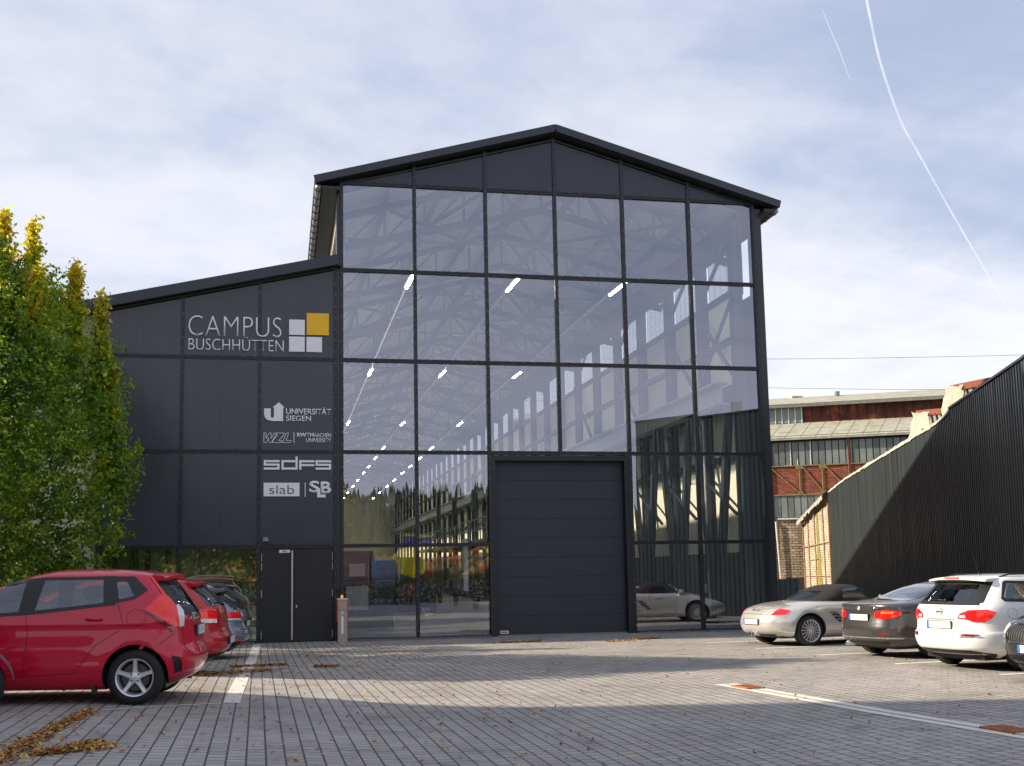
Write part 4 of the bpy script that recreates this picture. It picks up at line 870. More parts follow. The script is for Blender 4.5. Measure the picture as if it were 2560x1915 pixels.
# ================================================================== trees
def leaf_mat(name, c, tr):
    m = bpy.data.materials.new(name); m.use_nodes = True; t = m.node_tree; b = t.nodes['Principled BSDF']; b.inputs['Base Color'].default_value = (*c, 1); b.inputs['Roughness'].default_value = .5; b.inputs['Specular IOR Level'].default_value = .35
    tr_ = t.nodes.new('ShaderNodeBsdfTranslucent'); tr_.inputs[0].default_value = (min(1, c[0] * 1.5), min(1, c[1] * 1.5), c[2] * .8, 1); ms = t.nodes.new('ShaderNodeMixShader'); ms.inputs[0].default_value = tr
    t.links.new(b.outputs[0], ms.inputs[1]); t.links.new(tr_.outputs[0], ms.inputs[2]); t.links.new(ms.outputs[0], t.nodes['Material Output'].inputs[0]); return m
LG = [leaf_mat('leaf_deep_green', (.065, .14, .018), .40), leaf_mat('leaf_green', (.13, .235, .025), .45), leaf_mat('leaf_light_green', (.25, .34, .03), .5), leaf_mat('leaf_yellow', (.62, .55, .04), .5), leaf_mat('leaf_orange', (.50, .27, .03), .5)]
BARK = mat('bark', (.10, .075, .05), .9, nscale=8, namt=.3)
def crown_tree(name, loc, prof, spires, ntw, nlf, label, cat, group=None, leaf=.05, mats=LG, seed=1, yellow=1.0, up=.6):
    """prof: [(z, radius)] envelope of the crown; spires: [(dx, dy, top z, radius)] pointed leaders"""
    rnd = random.Random(seed); root = empty(name, (loc[0], loc[1], zg(loc[0], loc[1])), 0, label, cat, group)
    def rad(z):
        for (a, ra), (c, rc) in zip(prof[:-1], prof[1:]):
            if a <= z <= c: return ra + (rc - ra) * (z - a) / (c - a)
        return 0
    z0, z1 = prof[0][0], prof[-1][0]
    b = MB(); b.mats = list(mats); tw = []
    for k in range(ntw):
        if rnd.random() < .80 or not spires:
            while True:
                z = rnd.uniform(z0, z1); r = rad(z)
                if rnd.random() < r / max(p[1] for p in prof): break
            a = rnd.uniform(0, 6.283); q = rnd.random() ** .42; lump = 1 + .16 * mnoise.noise(Vector((math.cos(a) * 1.8, math.sin(a) * 1.8, z * 1.1 + seed * 7)))
            q = min(q, 1.0) * lump; x, y = r * q * math.cos(a), r * q * math.sin(a); tip = 0
        else:
            sx, sy, st, sr = rnd.choice(spires); h = rnd.random(); zb = st - 2.3; z = zb + (st - zb) * h; rr_ = sr * (1 - h) ** .8 * rnd.random() ** .5; a = rnd.uniform(0, 6.283); x, y = sx + rr_ * math.cos(a), sy + rr_ * math.sin(a); tip = h; q = 1
        # holes where the sky shows through
        if tip == 0 and mnoise.noise(Vector((x * 1.3, y * 1.3, z * 1.3 + seed))) > .32: continue
        tw.append((x, y, z, tip, q))
    for (x, y, z, tip, q) in tw:
        out = Vector((x, y, 0)); out = out.normalized() if out.length > .05 else Vector((1, 0, 0))
        d = (out * (1 - up) * 1.2 + Vector((rnd.gauss(0, .25), rnd.gauss(0, .25), up + (0.9 if tip else 0) - (.55 if z < z0 + 1.6 else 0)))).normalized(); L_ = rnd.uniform(.16, .34)
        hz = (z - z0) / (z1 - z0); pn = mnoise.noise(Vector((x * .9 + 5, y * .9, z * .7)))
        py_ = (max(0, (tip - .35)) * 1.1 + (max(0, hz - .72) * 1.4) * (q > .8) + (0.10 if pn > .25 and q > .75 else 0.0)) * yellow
        for j in range(nlf):
            t_ = rnd.random(); c = Vector((x, y, z)) + d * (L_ * t_) + Vector((rnd.gauss(0, .055), rnd.gauss(0, .055), rnd.gauss(0, .045)))
            n_ = Vector((rnd.gauss(0, .6), rnd.gauss(0, .6), rnd.gauss(.3, .6))).normalized(); u = n_.orthogonal().normalized(); u = (Matrix.Rotation(rnd.uniform(0, 6.28), 3, n_) @ u); v = n_.cross(u); s_ = leaf * rnd.uniform(.7, 1.25)
            i = len(b.v); b.v += [tuple(c - u * s_), tuple(c + v * s_ * .52), tuple(c + u * s_), tuple(c - v * s_ * .52 )]; b.f.append((i, i + 1, i + 2, i + 3))
            w = rnd.random()
            if w < py_: k = 3 if rnd.random() < .85 else 4
            elif w < .012 * yellow: k = 3
            else:
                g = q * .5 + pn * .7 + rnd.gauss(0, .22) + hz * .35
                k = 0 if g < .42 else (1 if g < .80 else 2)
            b.m.append(k)
    b.build('crown', None, root)
    t = MB(); top = z1 * .8
    t.tube([(0, 0, 0), (.03, .0, z0 * .8), (-.05, .04, z0 + 1.5), (0, 0, top)], [.14, .11, .08, .02], 10)
    for k in range(34):
        zz = rnd.uniform(z0 * .8, top * .95); a = rnd.uniform(0, 6.28); r = rad(min(max(zz + .8, z0), z1)) * .85; t.tube([(0, 0, zz), (r * .45 * math.cos(a), r * .45 * math.sin(a), zz + r * .35), (r * math.cos(a), r * math.sin(a), zz + r * .62)], [.035, .02, .006], 5)
    t.build('trunk', BARK, root, smooth=True)
    return root
HB = [(.95, 1.2), (1.5, 2.1), (2.4, 2.6), (4.1, 2.95), (5.3, 2.7), (6.1, 2.3), (6.9, 1.65), (7.6, .85), (8.0, .3)]
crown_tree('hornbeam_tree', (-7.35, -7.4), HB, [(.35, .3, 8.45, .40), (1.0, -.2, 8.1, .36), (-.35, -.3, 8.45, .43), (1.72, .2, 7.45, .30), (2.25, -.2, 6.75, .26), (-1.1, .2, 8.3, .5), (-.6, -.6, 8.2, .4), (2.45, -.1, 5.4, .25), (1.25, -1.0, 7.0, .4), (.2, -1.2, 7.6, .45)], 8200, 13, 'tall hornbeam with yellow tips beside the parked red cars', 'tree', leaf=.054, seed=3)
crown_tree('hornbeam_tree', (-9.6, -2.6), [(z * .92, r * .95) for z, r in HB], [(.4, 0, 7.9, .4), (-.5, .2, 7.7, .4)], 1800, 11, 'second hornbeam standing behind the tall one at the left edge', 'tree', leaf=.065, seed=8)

# ================================================================== behind the photographer: seen in the glass
def ridge(x): return 15 + 4.5 * math.sin(x * .011 + .4) + 2.5 * math.sin(x * .031) 
b = MB(); nx, ny = 90, 14
for j in range(ny + 1):
    for i in range(nx + 1):
        X = -330 + 660 * i / nx; t = j / ny; Y = -150 - 230 * t; b.v.append((X, Y, -1 + (ridge(X)) * S(t * 1.15)))
for j in range(ny):
    for i in range(nx): k = j * (nx + 1) + i; b.f.append((k, k + nx + 1, k + nx + 2, k + 1)); b.m.append(0)
tag(b.build('hill', mat('hill_ground', (.10, .085, .03), .95, nscale=.05, namt=.5)), 'long low hill across the valley behind the yard', 'hill', kind='structure')
b = MB(); ro = random.Random(21); CON = [mat('conifer_green', (.014, .026, .012), .9), mat('larch_orange', (.22, .09, .02), .9), mat('birch_yellow', (.24, .18, .03), .9), mat('scrub_olive', (.09, .08, .02), .9)]
b.mats = list(CON)
for k in range(5200):
    X = ro.uniform(-300, 300); t = ro.random(); Y = -150 - 230 * t; z = -1 + ridge(X) * S(t * 1.15)
    if t > .30: kd, h, r = 0, ro.uniform(6, 10), ro.uniform(1.6, 2.6)
    else: kd, h, r = ro.choice((1, 1, 3, 3, 2)), ro.uniform(2.0, 4.5), ro.uniform(1.2, 2.2)
    i = len(b.v); n = 6; rz = ro.random()
    if kd == 0:
        for (f_, rr_) in ((0, 1), (.5, .55)):
            i = len(b.v); b.v += [(X + r * rr_ * math.cos(a_ * 1.047 + rz), Y + r * rr_ * math.sin(a_ * 1.047 + rz), z + h * f_) for a_ in range(n)] + [(X, Y, z + h * (f_ + .5))]
            for a_ in range(n): b.f.append((i + a_, i + (a_ + 1) % n, i + n)); b.m.append(0)
    else:
        b.v += [(X + r * .7 * math.cos(a_ * 1.047 + rz), Y + r * .7 * math.sin(a_ * 1.047 + rz), z + h * .15) for a_ in range(n)] + [(X + r * math.cos(a_ * 1.047 + rz), Y + r * math.sin(a_ * 1.047 + rz), z + h * .6) for a_ in range(n)] + [(X, Y, z + h)]
        for a_ in range(n): c_ = (a_ + 1) % n; b.f += [(i + a_, i + c_, i + n + c_, i + n + a_), (i + n + a_, i + n + c_, i + 2 * n)]; b.m += [kd, kd]
tag(b.build('hillside_forest', None), 'dark conifer forest with orange larches on the far hill', 'forest', kind='stuff')
AUT = [leaf_mat('autumn_green', (.10, .13, .02), .3), leaf_mat('autumn_olive', (.20, .19, .03), .3), leaf_mat('autumn_gold', (.42, .33, .04), .35), leaf_mat('autumn_gold_bright', (.55, .42, .05), .35), leaf_mat('autumn_rust', (.34, .12, .03), .3)]
AP = [(1.5, 1.2), (3, 2.6), (5.5, 3.1), (8, 2.4), (10, 1.0), (10.6, .2)]
for k, (x, y, lab, sd) in enumerate(((-6.5, -62, 'golden birch across the street mirrored in the annex window', 4), (-2.0, -66, 'pale yellow tree left of the golden birch across the street', 5), (3.2, -64, 'rust brown tree across the street near the banner', 6), (22.0, -62, 'olive tree at the far right across the street', 7), (-12.5, -60, 'wide golden tree at the far left across the street', 8))):
    crown_tree('street_tree', (x, y), AP, [], 800, 9, lab, 'tree', 'trees across the street', leaf=.17, mats=AUT, seed=sd, yellow=1.4, up=.3)
# picket fence across the street, built as posts and rails of one fence
b = MB()
for z in (.35, 1.35): b.box((-14, -34.04, z), (30, -34.0, z + .05))
x = -14
while x < 30: b.box((x, -34.06, .0), (x + .03, -34.01, 1.6)); x += .15
tag(b.build('railing_fence', mat('dark_railing', (.03, .03, .03), .5)), 'long dark vertical bar railing behind the photographer', 'fence')
# unseen tall block west of the yard, added to cast the foreground shade
wh = empty('unseen_shade_block', (0, 0, 0), 0, 'large grey flat-roofed block out of view left of the car park, added to shade the foreground', 'shade block')
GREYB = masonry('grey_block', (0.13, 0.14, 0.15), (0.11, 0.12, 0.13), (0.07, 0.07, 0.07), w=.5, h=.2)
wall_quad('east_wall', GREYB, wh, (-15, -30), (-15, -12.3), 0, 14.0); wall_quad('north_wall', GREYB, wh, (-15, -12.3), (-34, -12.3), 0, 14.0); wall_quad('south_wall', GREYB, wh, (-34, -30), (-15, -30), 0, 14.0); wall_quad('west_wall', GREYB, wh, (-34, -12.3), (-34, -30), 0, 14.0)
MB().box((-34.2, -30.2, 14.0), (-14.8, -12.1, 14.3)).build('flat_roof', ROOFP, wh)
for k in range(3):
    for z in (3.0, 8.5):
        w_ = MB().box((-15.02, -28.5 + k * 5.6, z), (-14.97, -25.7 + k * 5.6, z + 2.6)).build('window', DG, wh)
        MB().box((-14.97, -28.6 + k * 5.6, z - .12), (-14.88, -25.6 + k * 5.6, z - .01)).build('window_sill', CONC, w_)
# yellow banner and a parked lorry across the yard
bn = empty('yellow_banner', (6.7, -40.5, 0), R(-22), 'yellow and blue banner hanging from a pole behind the car park', 'banner')
MB().tube([(0, 0, 0), (0, 0, 4.0)], .04, 8).tube([(0, 0, 3.95), (2.05, 0, 3.95)], .025, 6).build('pole', STEEL, bn)
b = MB()
for j in range(13):
    for i in range(11): u, v = i / 10, j / 12; b.v.append((.08 + 1.9 * u, .07 * math.sin(u * 14 + v * 3), 3.9 - 2.6 * v * (1 - .25 * abs(u - .5))))
for j in range(12):
    for i in range(10): k = j * 11 + i; b.f.append((k, k + 1, k + 12, k + 11)); b.m.append(0)
b.build('cloth', mat('banner_yellow', (.98, .82, .02), .7, transl=.3), bn, smooth=True)
MB().box((.12, .09, 3.25), (1.9, .10, 3.75)).build('blue_stripe', mat('banner_blue', (.05, .09, .42), .6), bn)
lo = empty('parked_lorry', (4.5, -58, 0), R(12), 'parked lorry with a patched brown tarpaulin across the street', 'lorry')
TP = mat('patched_tarpaulin', (.12, .07, .06), .7, nscale=1.6, namt=.95)
MB().box((-3.6, -1.2, .95), (2.2, 1.2, 3.5)).build('load_box', TP, lo); MB().prism([(2.35, .6), (4.2, .6), (4.2, 1.7), (3.9, 2.7), (2.35, 2.8)], -1.15, 1.15).build('cab', mat('lorry_cab', (.10, .14, .24), .3, coat=.6), lo)
MB().box((-3.6, -1.0, .65), (4.1, 1.0, .93)).build('chassis', BLACK, lo)
for x in (-2.6, -1.4, 3.3):
    for y in (-1.05, 1.05): MB().tube([(x, y - .14, .5), (x, y + .14, .5)], .5, 18).build('wheel', BLACK, lo)

b = MB(); ro = random.Random(5); b.mats = [leaf_mat('hedge_dark', (.018, .028, .010), .2), leaf_mat('hedge_brown', (.075, .035, .014), .2), leaf_mat('hedge_olive', (.06, .065, .015), .2)]
for k in range(15000):
    x = ro.uniform(-14, 30); y = ro.uniform(-36.6, -35.0); z = ro.uniform(-.02, 1.25 + .35 * mnoise.noise(Vector((x * .5, 0, 0)))); n_ = Vector((ro.gauss(0, 1), ro.gauss(0, 1), ro.gauss(0, 1))).normalized(); u = n_.orthogonal().normalized(); v = n_.cross(u); s_ = ro.uniform(.05, .12); c = Vector((x, y, z)); i = len(b.v)
    b.v += [tuple(c - u * s_), tuple(c + v * s_ * .6), tuple(c + u * s_), tuple(c - v * s_ * .6)]; b.f.append((i, i + 1, i + 2, i + 3)); b.m.append(0 if ro.random() < .5 else ro.choice((1, 2)))
tag(b.build('hedge', None), 'low dark autumn hedge behind the bar railing', 'hedge', kind='stuff')
# ================================================================== cars
def paint(name, c, metal=0.0, rough=.35):
    m = mat(name, c, rough, metal, .3, coat=.8); return m
RED1 = paint('cherry_red_paint', (0.56, 0.0, 0.030)); RED2 = paint('dark_red_paint', (0.40, 0.004, 0.010)); GREYP = paint('blue_grey_paint', (0.22, 0.24, 0.30), .5, .35)
SILV = paint('silver_paint', (0.66, 0.64, 0.61), .5, .26); ANTH = paint('dark_grey_metallic_paint', (0.085, 0.082, 0.088), .6, .3); WHT = paint('white_paint', (0.84, 0.84, 0.83)); BLK = paint('black_blue_paint', (0.018, 0.018, 0.026), .2, .3)
TRIM = mat('black_plastic', (.014, .014, .015), .45); LINER = mat('cabin_trim', (.022, .022, .024), .8); RUB = mat('tyre_rubber', (.012, .012, .013), .75, bump=.3, bscale=80); ALU = mat('alloy_rim', (.72, .72, .74), .35, .55); CHR = mat('chrome', (.75, .75, .76), .08, 1.0)
TL = mat('tail_light_red', (.95, .012, .012), .12, coat=.6, nscale=30, namt=.25); TLD = mat('tail_light_dark', (.20, .004, .008), .15, coat=1.0); TLO = mat('tail_light_orange', (.75, .20, .02), .15, coat=1.0); TLW = mat('tail_light_clear', (.70, .70, .72), .12, coat=1.0)
PLT = mat('number_plate', (.70, .70, .66), .4); PLB = mat('plate_blue', (.03, .13, .55), .4); FAB = mat('soft_top_fabric', (.016, .013, .014), .9, bump=.1, bscale=200); SEAT = mat('seat_fabric', (.05, .052, .06), .85)
CG = glass('car_glass', (.50, .56, .58), .12, (.9, .95, 1), edge=.7); CGD = mat('dark_car_glass', (.010, .013, .016), .04, spec=.6, coat=.6)
SMEAR = mat('plate_smear', (.40, .40, .42), .6)

def cr_interp(rows, n=6):
    out = []
    for i in range(len(rows) - 1):
        a, b, c, d = rows[max(i - 1, 0)], rows[i], rows[i + 1], rows[min(i + 2, len(rows) - 1)]
        for k in range(n):
            t = k / n; v = [0.5 * ((2 * q) + (r - p) * t + (2 * p - 5 * q + 4 * r - s) * t * t + (3 * q - p - 3 * r + s) * t ** 3) for p, q, r, s in zip(a, b, c, d)]
            v[0] = b[0] + (c[0] - b[0]) * t; out.append(v)
    out.append(list(rows[-1])); return out
def shell(rows, px=8.0, py=3.0, NP=132, flares=(), inset=0.0, sub=6, crease=()):
    """rows: (z, x rear, x front, half width). closed lofted mesh -> (verts, faces)"""
    R_ = cr_interp(rows, sub) if sub > 1 else [list(r) for r in rows]; vs = []; fs = []
    dense = []
    M = 900
    for (z, xr, xf, w) in R_:
        xr += inset; xf -= inset; w -= inset; xf = max(xf, xr + .05); w = max(w, .02)
        a = (xf - xr) / 2; xm = (xf + xr) / 2; pts = []
        for i in range(M):
            t = 2 * math.pi * i / M; c, s_ = math.cos(t), math.sin(t)
            pts.append((xm - a * math.copysign(abs(c) ** (2 / px), c), w * math.copysign(abs(s_) ** (2 / py), s_)))
        # resample evenly
        ls = [0]; 
        for i in range(M): q = pts[(i + 1) % M]; ls.append(ls[-1] + math.hypot(q[0] - pts[i][0], q[1] - pts[i][1]))
        T_ = ls[-1]; ring = []; j = 0
        for k in range(NP):
            tt = T_ * k / NP
            while ls[j + 1] < tt: j += 1
            f_ = (tt - ls[j]) / max(ls[j + 1] - ls[j], 1e-9); p, q = pts[j % M], pts[(j + 1) % M]; x, y = p[0] + (q[0] - p[0]) * f_, p[1] + (q[1] - p[1]) * f_
            sg = 1 if y > 0 else -1
            if not inset:
                for (fx, fz, fr, amt) in flares:
                    d = math.hypot(x - fx, z - fz); 
                    if abs(y) > w * .7: y += sg * amt * math.exp(-((d - fr) / .10) ** 2)
                for (zc, wd, amt, xa, xb_) in crease:
                    if abs(y) > w * .7 and xa < x < xb_: y += sg * amt * math.exp(-((z - zc) / wd) ** 2)
            ring.append((x, y, z))
        vs += ring
    n = len(R_)
    for j in range(n - 1):
        for k in range(NP): fs.append((j * NP + k, (j + 1) * NP + k, (j + 1) * NP + (k + 1) % NP, j * NP + (k + 1) % NP))
    fs.append(tuple(range(NP))); fs.append(tuple(reversed(range((n - 1) * NP, n * NP))))
    return vs, fs
def me_from(vs, fs, mats, idx=0):
    me = bpy.data.meshes.new('m'); me.from_pydata(vs, [], fs)
    for m in mats: me.materials.append(m)
    me.polygons.foreach_set('material_index', [idx] * len(me.polygons))
    bm = bmesh.new(); bm.from_mesh(me); bmesh.ops.recalc_face_normals(bm, faces=bm.faces); bm.to_mesh(me); bm.free(); return me
def boolean(o, cutters):
    for c in cutters:
        md = o.modifiers.new('b', 'BOOLEAN'); md.operation = 'DIFFERENCE'; md.solver = 'EXACT'; md.object = c; md.material_mode = 'INDEX'
    dg = bpy.context.evaluated_depsgraph_get(); me = bpy.data.meshes.new_from_object(o.evaluated_get(dg)); o.modifiers.clear(); o.data = me
    for c in cutters: bpy.data.objects.remove(c)
def tmp(me): o = bpy.data.objects.new('cut', me); COL.objects.link(o); return o
def prism_me(poly, a, b_, axis, mats):
    n = len(poly); vs = []
    for w in (a, b_):
        for (u, v) in poly: vs.append((u, w, v) if axis == 'y' else (w, u, v))
    fs = [tuple(range(n)), tuple(reversed(range(n, 2 * n)))] + [(i, (i + 1) % n, n + (i + 1) % n, n + i) for i in range(n)]
    return me_from(vs, fs, mats, 1)
def round_poly(P, r, n=4):
    out = []; N = len(P)
    for i in range(N):
        p0, p1, p2 = Vector(P[i - 1]), Vector(P[i]), Vector(P[(i + 1) % N]); a = (p0 - p1); c = (p2 - p1); rr_ = min(r, a.length * .45, c.length * .45); A = p1 + a.normalized() * rr_; C_ = p1 + c.normalized() * rr_
        for k in range(n + 1): t = k / n; q = A * (1 - t) ** 2 + p1 * 2 * t * (1 - t) + C_ * t * t; out.append((q.x, q.y))
    return out
def inside(p, poly):
    c = False; j = len(poly) - 1
    for i in range(len(poly)):
        if (poly[i][1] > p[1]) != (poly[j][1] > p[1]) and p[0] < (poly[j][0] - poly[i][0]) * (p[1] - poly[i][1]) / (poly[j][1] - poly[i][1]) + poly[i][0]: c = not c
        j = i
    return c
class Car:
    def __init__(s, name, label, rows, paintm, wheels, tyre_r, rim, loc, heading, L, tyre_w=.2, px=8, py=3, flares=True, cabin=None, open_side=(), open_rear=None, crease=(), track=None, cat='car', group=None):
        """heading: direction the front points (radians, world)"""
        s.root = empty(name, (0, 0, 0), 0, label, cat, group); s.paint = paintm; s.rows = rows; s.L = L
        fl = [(x, tyre_r, tyre_r + .09, .022) for x in wheels] if flares else []
        vs, fs = shell(rows, px, py, flares=fl, crease=crease)
        me = me_from(vs, fs, [paintm, LINER]); s.bvh = BVHTree.FromPolygons([v.co.copy() for v in me.vertices], [tuple(p.vertices) for p in me.polygons])
        o = bpy.data.objects.new('body', me); COL.objects.link(o); cuts = []
        W2_ = max(r[3] for r in rows)
        for x in wheels:
            for sg in (-1, 1):
                n = 40; rad = tyre_r + .048; vs = [(x + rad * math.cos(2 * math.pi * k / n), sg * y_, tyre_r + .01 + rad * math.sin(2 * math.pi * k / n)) for y_ in (W2_ - .33, W2_ + .3) for k in range(n)]
                cuts.append(tmp(me_from(vs, [tuple(range(n)), tuple(reversed(range(n, 2 * n)))] + [(k, (k + 1) % n, n + (k + 1) % n, n + k) for k in range(n)], [paintm, LINER], 1)))
        if cabin:
            crow = [r for r in rows if r[0] >= cabin[0]]; crow = [(cabin[0], cabin[1], cabin[2], crow[0][3])] + [(z, max(xr, cabin[1]), min(xf, cabin[2]), w) for (z, xr, xf, w) in crow if z > cabin[0] + .02 and z < rows[-1][0] - .03 and w > .4]
            vs, fs = shell([(z if i < len(crow) - 1 else z - .02, a_, b_, w) for i, (z, a_, b_, w) in enumerate(crow)], px, py, NP=72, inset=.055, sub=1)
            cuts.append(tmp(me_from(vs, fs, [paintm, LINER], 1)))
            for poly in open_side: cuts.append(tmp(prism_me(poly, -1.3, 1.3, 'y', [paintm, LINER])))
            if open_rear: cuts.append(tmp(prism_me(open_rear, -.5, cabin[1] + .55, 'x', [paintm, LINER])))
        boolean(o, cuts)
        me = o.data; me.polygons.foreach_set('use_smooth', [True] * len(me.polygons)); me.set_sharp_from_angle(angle=R(32)); o.parent = s.root; o.name = 'body'; me.name = 'body'; s.body = o
        for x in wheels:
            for sg in (-1, 1): s.wheel(x, sg, (track or W2_ - .012), tyre_r, tyre_w, rim)
        a = heading; s.root.rotation_euler = (0, 0, a); z = zg(loc[0] + math.cos(a) * 1, loc[1] + math.sin(a) * 1); s.root.location = (loc[0], loc[1], z)
        z2 = zg(loc[0] + math.cos(a) * (wheels[-1]), loc[1] + math.sin(a) * wheels[-1]); z1 = zg(loc[0] + math.cos(a) * wheels[0], loc[1] + math.sin(a) * wheels[0])
        pitch = -math.atan2(z2 - z1, wheels[-1] - wheels[0]); s.root.rotation_euler = (0, pitch, a); s.root.location.z = z1 - (z2 - z1) / (wheels[-1] - wheels[0]) * wheels[0]
        for k in s.root.children: pass
    def wheel(s, x, sg, yo, r, w, rim):
        kind, rr_, ns = rim; wh = empty('wheel', (x, sg * yo, r)); wh.parent = s.root; wh.rotation_euler = (0, 0, 0 if sg < 0 else math.pi)
        # local: outer face towards -y
        n = 44
        def lathe(prof, name, m, smooth=True):
            b = MB()
            for (y, q) in prof: b.v += [(q * math.cos(2 * math.pi * k / n), y, q * math.sin(2 * math.pi * k / n)) for k in range(n)]
            for j in range(len(prof) - 1):
                for k in range(n): b.f.append((j * n + k, j * n + (k + 1) % n, (j + 1) * n + (k + 1) % n, (j + 1) * n + k)); b.m.append(0)
            return b.build(name, m, wh, smooth=smooth, angle=35, recalc=True)
        lathe([(.03, rr_ - .005), (.002, rr_ + .005), (-.004, rr_ + .03), (0, r - .045), (.018, r - .012), (.04, r - .001), (w / 2, r), (w - .04, r - .001), (w - .015, r - .02), (w, r - .05), (w, rr_)], 'tyre', RUB)
        lathe([(.010, rr_ + .004), (.004, rr_), (.012, rr_ - .014), (.03, rr_ - .022), (.10, rr_ - .03), (w * .8, rr_ - .03)], 'rim_barrel', ALU)
        lathe([(.085, .001), (.085, rr_ * .72), (.10, rr_ * .72)], 'brake_disc', mat('brake_disc', (.10, .10, .10), .4, .7))
        lathe([(w * .75, 0.001), (w * .75, rr_)], 'wheel_back', BLACK)
        b = MB()
        if kind == 'five':
            for k in range(ns):
                a = 2 * math.pi * k / ns + math.pi / 2; ca, sa = math.cos(a), math.sin(a); seg = [(.045, .040, .028), (.09, .030, .026), (.14, .026, .022), (rr_ - .012, .030, .014)]
                for (p, q) in zip(seg[:-1], seg[1:]):
                    i = len(b.v)
                    for (rad, hw, yy) in (p, q):
                        for t_, d_ in ((-1, yy + .02), (-.6, yy - .004), (.6, yy - .004), (1, yy + .02)): b.v.append((rad * ca - t_ * hw * sa, d_, rad * sa + t_ * hw * ca))
                    for t_ in range(3): b.f.append((i + t_, i + t_ + 1, i + 5 + t_, i + 4 + t_)); b.m.append(0)
        else:
            for k in range(ns):
                a = 2 * math.pi * k / ns + .1; a2 = a + (.10 if kind == 'twin' and k % 2 else (-.10 if kind == 'twin' else 0)); p = Vector((.05 * math.cos(a2), .028, .05 * math.sin(a2))); q = Vector((rr_ * .975 * math.cos(a), .014, rr_ * .975 * math.sin(a))); hw = .011 if ns > 10 else .02
                b.bar(p, q, hw * 1.6, .018, up=(0, 1, 0))
        b.build('spokes', ALU, wh, smooth=False, recalc=True)
        lathe([(.05, .07), (.028, .062), (.020, .045), (.016, .028), (.015, .001)], 'hub', ALU)
        b = MB()
        for k in range(4 if kind == 'five' else 5):
            a = 2 * math.pi * k / (4 if kind == 'five' else 5) + .78; c = Vector((.052 * math.cos(a), 0, .052 * math.sin(a))); b.tube([c + Vector((0, .03, 0)), c + Vector((0, .014, 0))], .010, 6)
        b.build('wheel_bolts', TRIM, wh)
    def hit(s, axis, u, v):
        if axis == 'L': o, d = Vector((u, 3, v)), Vector((0, -1, 0))
        elif axis == 'Rt': o, d = Vector((u, -3, v)), Vector((0, 1, 0))
        elif axis == 'rear': o, d = Vector((-3, u, v)), Vector((1, 0, 0))
        elif axis == 'front': o, d = Vector((9, u, v)), Vector((-1, 0, 0))
        elif axis == 'top': o, d = Vector((u, v, 4)), Vector((0, 0, -1))
        else: # polar about (axis, 0): u = angle from straight back, v = z
            cx_ = axis; d = Vector((math.cos(R(u)), -math.sin(R(u)), 0)); o = Vector((cx_, 0, v)) - d * 4
        h = s.bvh.ray_cast(o, d)
        if h[0] is None:
            h = s.bvh.find_nearest(o + d * 3)
            return h[0], (h[1] if h[1].dot(d) < 0 else -h[1])
        return h[0], (h[1] if h[1].dot(d) < 0 else -h[1])
    def patch(s, name, axis, poly, m, off=.004, skirt=False, step=.05, parent=None, rnd=0.0, label=None):
        if rnd: poly = round_poly(poly, rnd)
        us = [p[0] for p in poly]; vz = [p[1] for p in poly]; polar = isinstance(axis, float); su = 3.0 if polar else step
        pts = []; N = len(poly); ds = []
        for i in range(N):
            a, c = poly[i], poly[(i + 1) % N]; n = max(1, int(max(abs(c[0] - a[0]) / su, abs(c[1] - a[1]) / step)))
            for k in range(n): pts.append((a[0] + (c[0] - a[0]) * k / n, a[1] + (c[1] - a[1]) * k / n))
        nb = len(pts); u = min(us) + su / 2
        while u < max(us):
            v = min(vz) + step / 2
            while v < max(vz):
                if inside((u, v), poly) and min(math.hypot((u - q[0]) / su, (v - q[1]) / step) for q in pts[:nb]) > .45: pts.append((u, v))
                v += step
            u += su
        sc = step / su
        r = delaunay_2d_cdt([Vector((p[0] * sc, p[1])) for p in pts], [(i, (i + 1) % nb) for i in range(nb)], [], 1, 1e-5)
        P2 = [(q.x / sc, q.y) for q in r[0]]; b = MB(); 
        for (u, v) in P2:
            p, n_ = s.hit(axis, u, v); b.v.append(tuple(p + n_ * off))
        b.f = [tuple(f_) for f_ in r[2]]; b.m = [0] * len(b.f)
        if skirt:
            base = len(b.v)
            for (u, v) in P2[:nb]: p, n_ = s.hit(axis, u, v); b.v.append(tuple(p - n_ * .01))
            for i in range(nb): j = (i + 1) % nb; b.f.append((i, j, base + j, base + i)); b.m.append(0)
        o = b.build(name, m, parent or s.root, smooth=True, angle=40, recalc=skirt)
        if not skirt:
            me = o.data
            # face outward
            c = sum((v.co for v in me.vertices), Vector()) / len(me.vertices); nn = sum((p.normal * p.area for p in me.polygons), Vector())
            ctr = Vector((s.L / 2, 0, .8))
            if nn.dot(c - ctr) < 0: me.flip_normals()
        if label: o['label'] = label
        return o
    def both(s, name, poly, m, **k):
        for ax in ('L', 'Rt'): s.patch(name, ax, poly, m, **k)
    def seam(s, axis, pts, w=.006, off=.0025, name='panel_gap', m=None):
        b = MB(); P_ = []
        for a, c in zip(pts[:-1], pts[1:]):
            n = max(1, int(math.hypot((c[0] - a[0]) * (.02 if isinstance(axis, float) else 1), c[1] - a[1]) / .04))
            for k in range(n): P_.append((a[0] + (c[0] - a[0]) * k / n, a[1] + (c[1] - a[1]) * k / n))
        P_.append(pts[-1]); Q = [s.hit(axis, *p) for p in P_]
        for i, (p, n_) in enumerate(Q):
            d = (Q[min(i + 1, len(Q) - 1)][0] - Q[max(i - 1, 0)][0]).normalized(); sd = d.cross(n_).normalized(); b.v += [tuple(p + n_ * off + sd * w / 2), tuple(p + n_ * off - sd * w / 2)]
        for i in range(len(Q) - 1): b.f.append((2 * i, 2 * i + 1, 2 * i + 3, 2 * i + 2)); b.m.append(0)
        return b.build(name, m or BLACK, s.root)
